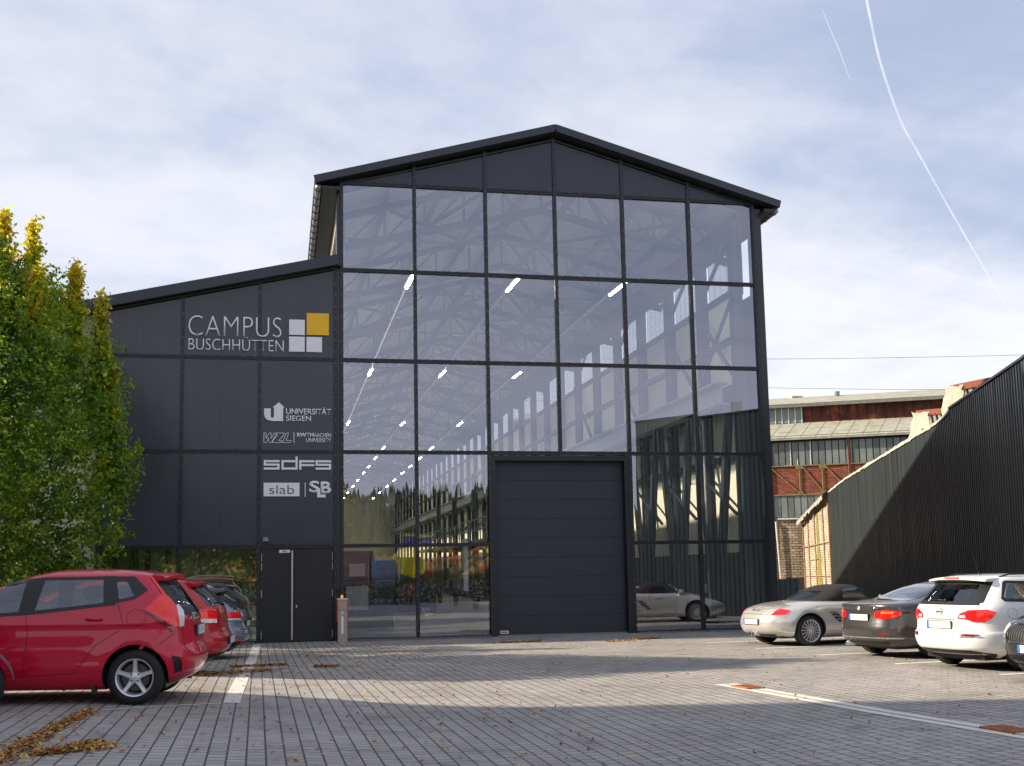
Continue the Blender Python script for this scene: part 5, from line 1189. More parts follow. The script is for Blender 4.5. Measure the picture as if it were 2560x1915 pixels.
    def seams(s, pts, **k):
        for ax in ('L', 'Rt'): s.seam(ax, pts, **k)
    def plate(s, z, axis='rear', y=0.0, tilt=0.0, off=.012):
        p, n_ = s.hit(axis, y, z); e = empty('number_plate', tuple(p)); e.parent = s.root; sx = -1 if axis == 'rear' else 1
        MB().box((-.01, -.27, -.065), (.008, .27, .065)).build('plate_holder', TRIM, e); x0, x1 = (-.016, -.0105) if axis == 'rear' else (.0105, .016)
        MB().box((x0, -.26, -.055), (x1, .26, .055)).build('plate', PLT, e); fx = (-.0185, -.0165) if axis == 'rear' else (.0165, .0185)
        yb = (.215, .26) if axis == 'rear' else (-.26, -.215)
        MB().box((fx[0], yb[0], -.055), (fx[1], yb[1], .055)).build('plate_band', PLB, e); e.location = p + Vector((sx * off, 0, 0)); e.rotation_euler = (0, tilt, 0)
        b = MB(); yy = -.19
        while yy < .17: b.box((fx[0], yy, -.03), (fx[1], yy + .035, .03)); yy += .062
        b.build('blurred_print', mat('plate_blur', (.60, .60, .57), .5), e)
        return e
    def handle(s, x, z, ax='L', m=None):
        p, n_ = s.hit(ax, x, z); sg = 1 if ax == 'L' else -1
        b = MB(); b.tube([(x - .09, p.y, z - .004), (x - .07, p.y + sg * .035, z), (x + .07, p.y + sg * .035, z + .004), (x + .09, p.y, z + .002)], .013, 8); b.build('door_handle', m or s.paint, s.root, smooth=True)
    def mirror(s, x, z, sg):
        p, n_ = s.hit('L' if sg > 0 else 'Rt', x, z); y = p.y; b = MB(); n = 12
        b.tube([(x - .06, y + sg * .10, z + .03), (x - .05, y + sg * .13, z + .04), (x + .04, y + sg * .13, z + .03), (x + .09, y + sg * .10, z + .02)], [.04, .085, .08, .03], n); b.bar((x, y - sg * .03, z - .03), (x, y + sg * .09, z), .04, .03); b.build('door_mirror', s.paint, s.root, smooth=True, angle=50)
    def aerial(s, x, y, h, lean=.35):
        p, n_ = s.hit('top', x, y); b = MB(); b.tube([p, p + Vector((0, 0, .02))], [.03, .02], 8); b.tube([p + Vector((0, 0, .01)), p + Vector((-h * lean, 0, h))], [.004, .0025], 6); b.build('aerial', TRIM, s.root)
    def spoiler(s, x0, x1, w, z, drop=.05, m=None):
        b = MB(); n = 10; rows_ = [(x0, z - drop, 1.0), (x0 + .0, z - drop * .45, 1.0), (x0 + .06, z - drop * .1, 1.0), (x1, z + .006, .98)]
        for (x, zz, k) in rows_:
            for i in range(n + 1): t = -1 + 2 * i / n; b.v.append((x + .09 * abs(t) ** 3, w * t * k, zz - .035 * t * t))
        for j in range(3):
            for i in range(n): q = j * (n + 1) + i; b.f.append((q, q + 1, q + n + 2, q + n + 1)); b.m.append(0)
        i0 = len(b.v)
        for i in range(n + 1): t = -1 + 2 * i / n; b.v.append((x1 + .02 + .05 * abs(t) ** 3, w * t * .97, z - drop * 1.15 - .035 * t * t))
        for i in range(n): b.f.append((i0 + i, i0 + i + 1, i + 1, i)); b.m.append(0)
        for e in (0, n): b.f.append((e, n + 1 + e, 2 * n + 2 + e, 3 * n + 3 + e, i0 + e)); b.m.append(0)
        b.build('roof_spoiler', m or s.paint, s.root, smooth=True, angle=35, recalc=True)
    def seat_row(s, x, ys, w=.46):
        for y in ys:
            e = empty('seat', (x, y, .48)); e.parent = s.root
            b = MB(); b.tube([(0, 0, .10), (-.08, 0, .35), (-.16, 0, .60), (-.17, 0, .66)], [w * .45, w * .48, w * .40, w * .25], 12)
            for i, v in enumerate(b.v): b.v[i] = (v[0] * 1.0 if abs(v[1]) > 9 else (v[0] * .5 - .05), v[1], v[2])
            b.build('backrest', SEAT, e, smooth=True); MB().tube([(-.10, -.11, .76), (-.10, .11, .76)], .085, 12).build('headrest', SEAT, e, smooth=True)
            MB().box((-.05, -w / 2, -.02), (.45, w / 2, .12)).build('cushion', SEAT, e)
    def wiper(s, z, y0, y1, z1):
        p, n_ = s.hit('rear', y0, z); q, m_ = s.hit('rear', y1, z1); b = MB(); b.tube([p + n_ * .02, q + m_ * .018], [.012, .006], 6); b.tube([p - n_ * .01, p + n_ * .035], .028, 8); b.build('rear_wiper', TRIM, s.root, smooth=True)
    def underbody(s, wheels): MB().box((.35, -.62, .17), (s.L - .4, .62, .30)).build('underbody', TRIM, s.root)

PI = math.pi
# ---- red compact hatchback, large in the lower left
c = Car('parked_car', 'bright red compact hatchback nearest the camera at the lower left', [(.17, .42, 3.74, .70), (.22, .24, 3.84, .775), (.30, .09, 3.92, .822), (.40, .025, 3.97, .838), (.50, 0, 3.99, .845), (.58, .02, 3.98, .846), (.66, .055, 3.93, .842), (.76, .075, 3.78, .838), (.86, .095, 3.52, .832), (.95, .115, 3.20, .825), (1.02, .145, 3.0, .81), (1.10, .19, 2.82, .788), (1.20, .26, 2.60, .752), (1.30, .335, 2.36, .712), (1.38, .40, 2.14, .675), (1.44, .46, 1.95, .635), (1.48, .58, 1.78, .56), (1.505, .80, 1.62, .45), (1.52, 1.1, 1.4, .18)],
        RED1, (.66, 3.20), .306, ('five', .210, 5), (-2.74, -15.25), PI - R(5.5), 3.99, cabin=(.50, .50, 2.9), open_side=[round_poly([(1.02, 1.135), (1.78, 1.045), (1.70, 1.395), (1.06, 1.41)], .03), round_poly([(1.94, 1.03), (2.66, .99), (2.12, 1.33), (1.90, 1.375)], .03), round_poly([(.70, 1.20), (.90, 1.15), (.93, 1.37), (.80, 1.37)], .05)], open_rear=round_poly([(-.56, 1.10), (.56, 1.10), (.50, 1.38), (-.50, 1.38)], .05), crease=[(.90, .03, .010, .5, 3.0), (.42, .05, .008, .9, 3.1)])
c.both('side_glass', [(1.0, 1.12), (1.80, 1.035), (1.72, 1.405), (1.04, 1.42)], CG, off=.001); c.both('side_glass', [(1.93, 1.02), (2.72, .98), (2.13, 1.34), (1.89, 1.385)], CG, off=.001)
c.both('pillar_trim', [(1.78, 1.03), (1.95, 1.01), (1.90, 1.40), (1.70, 1.415)], TRIM, off=.006)
c.both('pillar_trim', [(.86, 1.14), (1.03, 1.12), (1.07, 1.43), (.93, 1.43)], TRIM, off=.0055)
c.both('quarter_frame', [(.56, 1.27), (.70, 1.17), (.88, 1.135), (.915, 1.16), (.70, 1.205), (.80, 1.37), (.93, 1.372), (.93, 1.425), (.72, 1.425)], TRIM, off=.005, rnd=.02); c.both('quarter_glass', [(.67, 1.19), (.92, 1.14), (.94, 1.39), (.78, 1.39)], CG, off=.001)
c.both('window_surround', [(.98, 1.395), (1.72, 1.39), (1.90, 1.37), (2.14, 1.325), (2.16, 1.35), (1.9, 1.405), (1.72, 1.42), (.98, 1.43)], TRIM, off=.004, step=.03)
c.both('window_surround', [(.90, 1.108), (1.80, 1.01), (2.8, .955), (2.74, .99), (1.80, 1.05), (.90, 1.145)], TRIM, off=.004, step=.03)
c.patch('rear_glass', 'rear', [(-.62, 1.04), (.62, 1.04), (.55, 1.42), (-.55, 1.42)], CG, off=.001, rnd=.03); 
for sg in (1, -1): c.patch('glass_border', 'rear', [(sg * .52, 1.04), (sg * .655, 1.05), (sg * .57, 1.435), (sg * .46, 1.41)], TRIM, off=.004)
c.patch('glass_border', 'rear', [(-.62, .98), (.62, .98), (.60, 1.08), (-.60, 1.08)], TRIM, off=.005); c.patch('glass_border', 'rear', [(-.55, 1.385), (.55, 1.385), (.53, 1.44), (-.53, 1.44)], TRIM, off=.0045)
for sg in (1, -1):
    A = 1.2
    f_ = lambda poly: [(sg * u, v) for u, v in poly]
    t_ = c.patch('tail_light', A, f_([(31.5, 1.00), (33, 1.10), (35.5, 1.19), (40.5, 1.215), (44.5, 1.165), (49.5, 1.09), (51.5, 1.055), (44, .95), (36, .85), (32.5, .87)]), TL, off=.016, skirt=True, step=.03)
    c.patch('lower_lens', A, f_([(36, .85), (44, .95), (51.5, 1.055), (51, 1.03), (44, .905), (37, .80)]), TLD, off=.018, step=.03, parent=t_)
    c.patch('reversing_lens', A, f_([(27.5, 1.03), (30, 1.10), (32.5, 1.09), (33.5, .97), (33, .85), (30, .86)]), TLW, off=.018, skirt=True, step=.03, parent=t_)
    c.patch('upper_light', A, f_([(36, 1.19), (39, 1.215), (43.5, 1.43), (41.5, 1.43)]), TL, off=.008, step=.03, parent=t_)
    c.patch('bumper_vent', A, f_([(32.5, .36), (36.5, .34), (39.5, .54), (35, .52)]), BLACK, off=.005)
    c.patch('vent_blade', A, f_([(27, .33), (32.5, .35), (34.5, .51), (33, .52)]), RED1, off=.02, skirt=True, step=.03)
c.patch('tailgate_trim', 'rear', [(-.30, .93), (.30, .93), (.34, 1.0), (-.34, 1.0)], CHR, off=.012, skirt=True)
c.seams([(1.86, .36), (1.85, .55), (1.83, .80), (1.86, .99)]); c.seams([(.88, 1.14), (.80, .90), (.85, .82), (1.10, .66), (1.22, .50), (1.30, .36), (1.9, .33), (2.95, .33), (3.0, .60), (2.92, .95)])
c.seams([(.66 + .105 * math.cos(a / 16 * 2 * PI), .965 + .095 * math.sin(a / 16 * 2 * PI)) for a in range(17)], w=.004)
for sg in (1, -1): c.seam(1.2, [(sg * 36, .79), (sg * 44, .68), (sg * 47, .655)], w=.005)
c.seam('rear', [(-.58, 1.0), (-.60, .62), (-.52, .52), (.52, .52), (.60, .62), (.58, 1.0)])
for x, z in ((1.12, .955), (2.22, .905)):
    for ax in ('L', 'Rt'): c.handle(x, z, ax)
c.plate(.80); c.mirror(2.62, 1.02, 1); c.mirror(2.62, 1.02, -1); c.aerial(.62, 0, .22, -.9); c.spoiler(.30, .62, .56, 1.475, .06); c.wiper(1.02, -.1, -.1, 1.33); c.seat_row(2.35, (.36, -.36)); c.seat_row(1.35, (.38, -.38)); c.underbody(None)
jl = text_obj('JAZZ', 'badge', CHR, c.root, .0, .13, 0, .03, 0, .02); p, n_ = c.hit('rear', .42, .93); jl.rotation_euler = (0, 0, -PI / 2); jl.location = p + Vector((-.02, .0, 0))
b = MB()
for sg in (1, -1): b.box((.35, sg * .62 - .02, .12), (.52, sg * .62 + .02, .30))
MB().box((1.10 - .01, .68, .13), (1.13, .80, .30)).box((1.09, -.80, .13), (1.13, -.68, .30)).build('mud_flap', TRIM, c.root)
MB().tube([(.22, -.45, .20), (.55, -.45, .22)], .025, 8).build('exhaust', STEEL, c.root)

# ---- second red car (compact van) behind it
HR = [(.18, .42, 4.0, .72), (.24, .22, 4.12, .80), (.33, .08, 4.2, .86), (.45, .0, 4.25, .885), (.56, 0, 4.26, .89), (.66, .05, 4.22, .888), (.76, .075, 4.05, .885), (.86, .085, 3.8, .88), (.95, .10, 3.5, .87), (1.02, .12, 3.3, .855), (1.10, .17, 3.1, .83), (1.20, .26, 2.9, .79), (1.30, .38, 2.65, .745), (1.38, .48, 2.42, .70), (1.44, .54, 2.22, .655), (1.475, .66, 2.0, .58), (1.495, .9, 1.8, .45), (1.505, 1.2, 1.6, .18)]
def hatch_details(c, belt=1.04, sills=True):
    c.both('side_glass', [(.72, belt + .06), (3.0, belt - .01), (2.45, 1.36), (1.0, 1.40)], CGD, off=.004, rnd=.04, step=.08); c.both('window_pillar', [(1.9, belt), (2.02, belt), (1.96, 1.39), (1.86, 1.395)], TRIM, off=.007)
    c.seams([(1.95, .34), (1.95, belt)]); c.seams([(1.05, belt), (.98, .85), (1.25, .55), (1.3, .36)]); c.handle(1.2, belt - .12, 'L'); c.handle(2.2, belt - .14, 'L'); c.handle(1.2, belt - .12, 'Rt'); c.handle(2.2, belt - .14, 'Rt'); c.mirror(2.85, belt, 1); c.mirror(2.85, belt, -1); c.underbody(None)
c = Car('parked_car', 'dark red compact van parked between the bright red hatchback and the grey estate', HR, RED2, (.84, 3.5), .32, ('plain', .215, 10), (-2.55, -10.7), PI - R(6), 4.26)
hatch_details(c)
c.patch('rear_glass', 'rear', [(-.68, 1.06), (.68, 1.06), (.58, 1.40), (-.58, 1.40)], CGD, off=.005, rnd=.05); c.patch('glass_highlight_strip', 'rear', [(.50, 1.10), (.53, 1.10), (.46, 1.36), (.44, 1.36)], mat('painted_glass_highlight', (.15, .16, .18), .2), off=.007)  # narrow lighter strip paints a highlight onto the dark rear glass
for sg in (1, -1):
    t_ = c.patch('tail_light', 1.2, [(sg * u, v) for u, v in [(27, .86), (27, 1.0), (38, 1.02), (48, 1.0), (47, .87)]], TL, off=.012, skirt=True, step=.03, rnd=.01); c.patch('clear_lens', 1.2, [(sg * u, v) for u, v in [(28, .80), (28, .86), (46, .87), (45, .81)]], TLW, off=.013, skirt=True, step=.03, parent=t_)
c.patch('bumper_skirt', 'rear', [(-.7, .26), (.7, .26), (.74, .33), (-.74, .33)], TRIM, off=.006); c.plate(.52); c.spoiler(.40, .8, .60, 1.46, .07); c.seam('rear', [(-.62, 1.04), (-.66, .78), (-.60, .66), (.60, .66), (.66, .78), (.62, 1.04)]); c.wiper(1.07, 0, .42, 1.1); c.aerial(.8, 0, .18)
# ---- blue grey estate
GR = [(.20, .42, 4.3, .74), (.26, .24, 4.42, .80), (.35, .08, 4.52, .86), (.46, .0, 4.56, .885), (.56, .01, 4.56, .89), (.66, .05, 4.5, .888), (.76, .075, 4.3, .885), (.86, .09, 4.0, .88), (.94, .11, 3.7, .868), (1.0, .14, 3.5, .85), (1.08, .22, 3.3, .82), (1.18, .36, 3.1, .775), (1.28, .50, 2.9, .73), (1.36, .61, 2.7, .69), (1.42, .66, 2.5, .645), (1.455, .78, 2.3, .57), (1.475, 1.0, 2.0, .45), (1.485, 1.3, 1.8, .18)]
c = Car('parked_car', 'blue grey estate car parked nearest the building on the left', GR, GREYP, (.90, 3.54), .32, ('plain', .22, 10), (-2.28, -5.2), PI - R(6), 4.56)
hatch_details(c, 1.0)
c.patch('rear_glass', 'rear', [(-.66, 1.0), (.66, 1.0), (.58, 1.385), (-.58, 1.385)], CGD, off=.005, rnd=.04)
for sg in (1, -1):
    t_ = c.patch('tail_light', 1.2, [(sg * u, v) for u, v in [(25, .82), (25, .97), (42, .95), (47, .84)]], TL, off=.012, skirt=True, step=.03, rnd=.01); c.patch('clear_lens', 1.2, [(sg * u, v) for u, v in [(25, .785), (25, .82), (46, .835), (46, .80)]], TLW, off=.013, skirt=True, step=.03, parent=t_)
    c.patch('rear_reflector', 1.2, [(sg * u, v) for u, v in [(20, .36), (20, .40), (36, .42), (36, .38)]], TL, off=.010, skirt=True, step=.03)
c.patch('bumper_skirt', 'rear', [(-.72, .22), (.72, .22), (.78, .36), (-.78, .36)], TRIM, off=.006); c.plate(.70); c.spoiler(.50, .9, .60, 1.44, .06); c.seam('rear', [(-.62, 1.0), (-.66, .78), (-.60, .60), (.60, .60), (.66, .78), (.62, 1.0)]); c.aerial(.9, 0, .08)
for sg in (1, -1):
    b = MB(); P_ = [c.hit('top', x, sg * .56)[0] + Vector((0, 0, .03 if .9 < x < 2.7 else 0)) for x in (.8, .95, 1.4, 2.0, 2.6, 2.8)]; b.tube(P_, .014, 8); b.build('roof_rail', CHR, c.root, smooth=True)

# ---- silver soft-top roadster
RB = [(.17, .40, 4.0, .74), (.22, .18, 4.15, .82), (.30, .06, 4.25, .875), (.40, .01, 4.31, .895), (.50, 0, 4.33, .90), (.58, .02, 4.31, .898), (.66, .06, 4.22, .893), (.73, .12, 4.05, .888), (.79, .21, 3.85, .878), (.84, .36, 3.65, .86), (.88, .56, 3.45, .83), (.915, .82, 3.25, .78), (.94, 1.1, 3.05, .68), (.955, 1.45, 2.8, .5), (.96, 1.8, 2.5, .2)]
HD2 = R(9)
c = Car('parked_car', 'silver two-seat roadster with a black fabric roof on the right', RB, SILV, (.90, 3.31), .325, ('spoke', .238, 17), (8.47, -6.05), HD2, 4.33, tyre_w=.25, py=3.2, px=6)
rows = [(.86, 1.10, 3.12, .72), (.95, 1.18, 3.0, .715), (1.02, 1.32, 2.9, .70), (1.10, 1.50, 2.8, .665), (1.17, 1.66, 2.7, .62), (1.23, 1.84, 2.58, .56), (1.265, 2.0, 2.46, .48), (1.285, 2.15, 2.35, .34), (1.29, 2.22, 2.28, .16)]
vs, fs = shell(rows, 4.5, 2.8, NP=96); me = me_from(vs, fs, [FAB]); me.polygons.foreach_set('use_smooth', [True] * len(me.polygons)); o = bpy.data.objects.new('soft_top', me); COL.objects.link(o); o.parent = c.root
bv = c.bvh; c.bvh = BVHTree.FromPolygons([v.co.copy() for v in me.vertices], [tuple(p.vertices) for p in me.polygons])
c.patch('rear_glass', 'rear', [(-.42, .98), (.42, .98), (.36, 1.15), (-.36, 1.15)], CGD, off=.004, rnd=.06)
c.both('side_glass', [(1.88, .95), (2.95, .93), (2.50, 1.19), (2.2, 1.225), (1.96, 1.19)], CGD, off=.004, rnd=.07); c.both('windscreen_frame', [(2.86, .93), (3.02, .92), (2.55, 1.23), (2.48, 1.21)], SILV, off=.006)
c.bvh = bv
for sg in (1, -1):
    c.patch('tail_light', 1.3, [(sg * u, v) for u, v in [(25, .665), (29, .76), (33, .795), (41, .775), (43.5, .755), (40, .69), (38, .675)]], TL, off=.010, skirt=True, step=.025, rnd=.01)
    sx = 'L' if sg > 0 else 'Rt'
    v_ = c.patch('side_intake', sx, [(1.40, .72), (1.60, .71), (1.86, .42), (1.80, .40), (1.55, .55)], BLACK, off=.003, rnd=.03)
    for k in range(5): c.seam(sx, [(1.40 + k * .085, .69 - k * .065), (1.63 + k * .065, .68 - k * .065)], w=.016, off=.009, name='intake_slat', m=SILV)
    c.handle(2.08, .80, sx); c.mirror(2.85, .93, sg)
c.seams([(1.83, .92), (1.80, .75), (1.95, .50), (2.05, .28), (3.0, .26), (3.02, .80), (2.9, .93)]); c.seam('rear', [(-.62, .68), (.62, .68)], w=.008); c.seam('top', [(.22, -.60), (1.05, -.50), (1.05, .50), (.22, .60)], w=.007)
c.seams([(.36, .62), (.20, .64)], w=.005); c.plate(.52); c.patch('bumper_undercut', 'rear', [(-.55, .20), (.55, .20), (.60, .26), (-.60, .26)], TRIM, off=.004)
bl = text_obj('Boxster', 'badge', CHR, c.root, -.16, .16, 0, .05, 0, .0, shear=.3); p, n_ = c.hit('rear', 0, .75); bl.rotation_euler = (R(-40), 0, -PI / 2); bl.location = p + Vector((-.006, 0, 0))
MB().tube([(.0, .05, .255), (.3, .05, .26)], .045, 12).tube([(.0, -.05, .255), (.3, -.05, .26)], .045, 12).build('tail_pipe', CHR, c.root, smooth=True); MB().tube([(-.002, .05, .255), (.0, .05, .255)], .036, 12).tube([(-.002, -.05, .255), (.0, -.05, .255)], .036, 12).build('pipe_mouth', BLACK, c.root); c.underbody(None)

# ---- dark grey coupe
CB = [(.18, .40, 4.3, .74), (.23, .18, 4.45, .82), (.31, .06, 4.56, .88), (.42, .01, 4.62, .905), (.54, 0, 4.64, .912), (.64, .02, 4.62, .912), (.72, .04, 4.5, .91), (.80, .055, 4.25, .902), (.88, .06, 3.95, .89), (.945, .055, 3.7, .87), (.985, .09, 3.5, .84), (1.01, .28, 3.38, .80), (1.035, .55, 3.28, .765), (1.07, .82, 3.18, .735), (1.12, 1.0, 3.05, .705), (1.19, 1.22, 2.88, .67), (1.26, 1.48, 2.70, .63), (1.32, 1.78, 2.5, .575), (1.355, 2.02, 2.35, .50), (1.375, 2.2, 2.32, .36), (1.38, 2.24, 2.28, .18)]
c = Car('parked_car', 'dark grey coupe between the silver roadster and the white estate car', CB, ANTH, (1.02, 3.83), .33, ('twin', .235, 14), (8.78, -9.98), HD2, 4.64, tyre_w=.23, crease=[(.86, .03, .010, .3, 4.0)])
c.patch('rear_glass', 'top', [(.62, -.60), (.62, .60), (1.72, .50), (1.72, -.50)], CGD, off=.004, rnd=.08, step=.07); c.both('side_glass', [(1.05, 1.04), (3.05, .985), (2.5, 1.27), (2.1, 1.305), (1.6, 1.24)], CGD, off=.004, rnd=.04)
for sg in (1, -1):
    t_ = c.patch('tail_light', 1.4, [(sg * u, v) for u, v in [(16.5, .74), (17, .84), (24, .875), (33, .865), (37, .83), (36, .79), (30, .735), (22, .72)]], TL, off=.012, skirt=True, step=.025, rnd=.01); c.patch('indicator_lens', 1.4, [(sg * u, v) for u, v in [(22, .81), (22, .855), (32, .85), (31, .815)]], TLO, off=.014, step=.025, parent=t_)
    c.patch('rear_reflector', 1.4, [(sg * u, v) for u, v in [(19, .43), (19, .465), (29, .475), (28, .44)]], TLD, off=.008, skirt=True, step=.025)
    c.seam(1.4, [(sg * 17, .86), (sg * 17, .70), (sg * 17.5, .62), (sg * 10, .58)]); c.mirror(2.95, 1.0, sg); c.handle(1.95, .86, 'L' if sg > 0 else 'Rt')
c.seam('rear', [(-.42, .58), (.42, .58)]); c.patch('chrome_strip', 'rear', [(-.80, .365), (.80, .365), (.80, .39), (-.80, .39)], CHR, off=.008, skirt=True); c.patch('bumper_skirt', 'rear', [(-.55, .22), (.55, .22), (.62, .31), (-.62, .31)], TRIM, off=.005)
c.plate(.74); c.seams([(1.75, .30), (1.70, .85), (1.75, 1.02)]); c.seams([(3.1, .30), (3.15, .95)])
p, n_ = c.hit('rear', 0, .905); MB().tube([p - Vector((.012, 0, 0)), p + Vector((.01, 0, 0))], .041, 24).build('emblem_ring', CHR, c.root); MB().tube([p - Vector((.015, 0, 0)), p], .034, 24).build('emblem_face', WHITE, c.root)
b = MB(); 
for (a0, a1) in ((0, 90), (180, 270)): b.face([tuple(p - Vector((.017, 0, 0)))] + [tuple(p + Vector((-.017, .028 * math.cos(R(a)), .028 * math.sin(R(a))))) for a in range(a0, a1 + 1, 15)])
b.build('emblem_quarters', PLB, c.root)
bl = text_obj('420i', 'badge', CHR, c.root, -.07, .07, 0, .032, 0, .01); p, n_ = c.hit('rear', -.42, .895); bl.rotation_euler = (0, 0, -PI / 2); bl.location = p + Vector((-.012, 0, 0))
p, n_ = c.hit('top', 1.95, 0); MB().prism([(p.x - .10, p.z - .01), (p.x + .12, p.z), (p.x - .06, p.z + .06), (p.x - .10, p.z + .055)], -.02, .02).build('roof_fin', ANTH, c.root); MB().tube([(.05, .40, .25), (.35, .40, .26)], .045, 12).build('tail_pipe', CHR, c.root, smooth=True); c.underbody(None)

# ---- white estate
WB_ = [(.20, .42, 4.4, .76), (.26, .20, 4.52, .83), (.34, .07, 4.62, .88), (.43, .02, 4.67, .90), (.53, 0, 4.69, .905), (.59, .01, 4.68, .905), (.625, .05, 4.66, .904), (.70, .07, 4.5, .902), (.80, .075, 4.25, .898), (.90, .085, 3.95, .89), (.98, .11, 3.7, .875), (1.05, .17, 3.5, .852), (1.13, .25, 3.35, .82), (1.22, .33, 3.18, .78), (1.31, .42, 3.0, .738), (1.385, .49, 2.8, .70), (1.44, .54, 2.6, .655), (1.475, .64, 2.4, .59), (1.50, .85, 2.2, .48), (1.515, 1.2, 2.0, .2)]
c = Car('parked_car', 'white estate car with large red tail lights at the right', WB_, WHT, (.98, 3.66), .325, ('twin', .22, 10), (8.62, -12.7), HD2, 4.69, tyre_w=.22, cabin=(.55, .55, 3.4), open_side=[round_poly([(1.30, 1.10), (3.0, 1.04), (2.7, 1.30), (1.34, 1.37)], .05), round_poly([(.66, 1.12), (1.18, 1.09), (1.20, 1.36), (.84, 1.36)], .06)], open_rear=round_poly([(-.57, 1.07), (.57, 1.07), (.50, 1.36), (-.50, 1.36)], .06))
c.both('side_glass', [(1.28, 1.08), (3.05, 1.02), (2.72, 1.32), (1.32, 1.39)], CG, off=.001); c.both('side_glass', [(.64, 1.10), (1.20, 1.07), (1.22, 1.38), (.82, 1.38)], CG, off=.001)
c.both('window_frame', [(1.15, 1.07), (1.32, 1.06), (1.36, 1.40), (1.18, 1.40)], TRIM, off=.004)
c.both('window_frame', [(.60, 1.13), (.64, 1.085), (3.1, 1.0), (3.05, 1.05), (.68, 1.13), (.66, 1.16), (.82, 1.37), (2.7, 1.30), (2.72, 1.34), (.82, 1.41), (.76, 1.39)], TRIM, off=.005, step=.03)
c.patch('rear_glass', 'rear', [(-.66, 1.04), (.66, 1.04), (.585, 1.40), (-.585, 1.40)], CG, off=.001, rnd=.05)
for sg in (1, -1): c.patch('glass_border', 'rear', [(sg * .54, 1.03), (sg * .685, 1.07), (sg * .60, 1.41), (sg * .46, 1.385)], TRIM, off=.004, rnd=.02)
c.patch('glass_border', 'rear', [(-.66, 1.03), (.66, 1.03), (.64, 1.085), (-.64, 1.085)], TRIM, off=.005); c.patch('glass_border', 'rear', [(-.56, 1.35), (.56, 1.35), (.55, 1.40), (-.55, 1.40)], TRIM, off=.005)
for sg in (1, -1):
    t_ = c.patch('tail_light', 1.3, [(sg * u, v) for u, v in [(17.5, .82), (19, .90), (25, .955), (38, .965), (44, .925), (41, .84), (36, .775), (29, .775), (24, .815)]], TL, off=.014, skirt=True, step=.025, rnd=.008); c.patch('reversing_lens', 1.3, [(sg * u, v) for u, v in [(19, .835), (19.5, .875), (23.5, .875), (23.5, .835)]], TLW, off=.016, step=.025, parent=t_)
    c.patch('rear_reflector', 1.3, [(sg * u, v) for u, v in [(20, .555), (21, .59), (32, .585), (33, .56)]], TLD, off=.008, skirt=True, step=.025); c.patch('chrome_blade', 1.3, [(sg * u, v) for u, v in [(19, .535), (20, .553), (34, .555), (34, .545)]], CHR, off=.012, skirt=True, step=.025)
    c.seam(1.3, [(sg * 23.5, .96), (sg * 23.5, .76), (sg * 22, .62)]); c.mirror(3.15, 1.06, sg); c.handle(1.55, .93, 'L' if sg > 0 else 'Rt'); c.handle(2.55, .90, 'L' if sg > 0 else 'Rt')
    b = MB(); P_ = [c.hit('top', x, sg * .57)[0] + Vector((0, 0, .03 if .95 < x < 2.7 else 0)) for x in (.8, 1.0, 1.4, 2.0, 2.6, 2.8)]; b.tube(P_, .014, 8); b.build('roof_rail', TRIM, c.root, smooth=True)
c.patch('bumper_skirt', 'rear', [(-.66, .22), (.66, .22), (.76, .275), (.55, .335), (-.55, .335), (-.76, .275)], TRIM, off=.006); c.seam('rear', [(-.60, .60), (.60, .60)]); c.plate(.72)
c.patch('plate_grip', 'rear', [(-.32, .80), (.32, .80), (.30, .82), (-.30, .82)], mat('grip_grey', (.3, .3, .3), .4), off=.01, skirt=True)
p, n_ = c.hit('rear', 0, .925); b = MB(); b.tube([tuple(p + Vector((-.012, .062 * math.cos(a / 24 * 2 * PI), .062 * math.sin(a / 24 * 2 * PI)))) for a in range(25)], .007, 6, cap=False); b.bar(p + Vector((-.012, -.075, -.008)), p + Vector((-.012, .015, .012)), .012, .014).bar(p + Vector((-.012, .075, .008)), p + Vector((-.012, -.015, -.012)), .012, .014); b.build('emblem', CHR, c.root)
c.spoiler(.38, .85, .62, 1.485, .05); MB().box((.372, -.16, 1.448), (.39, .16, 1.468)).build('brake_lamp', TL, c.root); c.wiper(1.09, -.02, .34, 1.10); c.aerial(.95, 0, .38, .35); c.seat_row(2.55, (.36, -.36)); c.seat_row(1.6, (.40, 0, -.40)); c.underbody(None); c.seams([(1.98, .32), (1.98, 1.02)]); c.seams([(1.22, 1.06), (1.22, .86), (1.42, .60), (1.46, .34)])
c.seams([(.72 + .09 * math.cos(a / 16 * 2 * PI), .90 + .085 * math.sin(a / 16 * 2 * PI)) for a in range(17)], w=.004)

# ---- black car facing us at the right edge
KB = [(.20, .30, 4.3, .78), (.26, .14, 4.42, .85), (.34, .06, 4.5, .885), (.44, .02, 4.55, .90), (.54, 0, 4.57, .905), (.64, .01, 4.56, .905), (.72, .05, 4.5, .902), (.79, .12, 4.48, .898), (.86, .25, 4.46, .89), (.92, .45, 4.44, .88), (.98, .75, 4.42, .865), (1.02, 1.05, 4.38, .845), (1.10, 1.28, 4.32, .81), (1.20, 1.52, 4.24, .76), (1.30, 1.80, 4.12, .715), (1.38, 2.08, 4.0, .675), (1.43, 2.3, 3.9, .62), (1.455, 2.5, 3.7, .52), (1.465, 2.8, 3.4, .2)]
c = Car('parked_car', 'black car facing the camera with a chrome framed grille at the right edge', KB, BLK, (.88, 3.5), .33, ('plain', .22, 10), (8.58, -15.05), HD2, 4.57, tyre_w=.22)
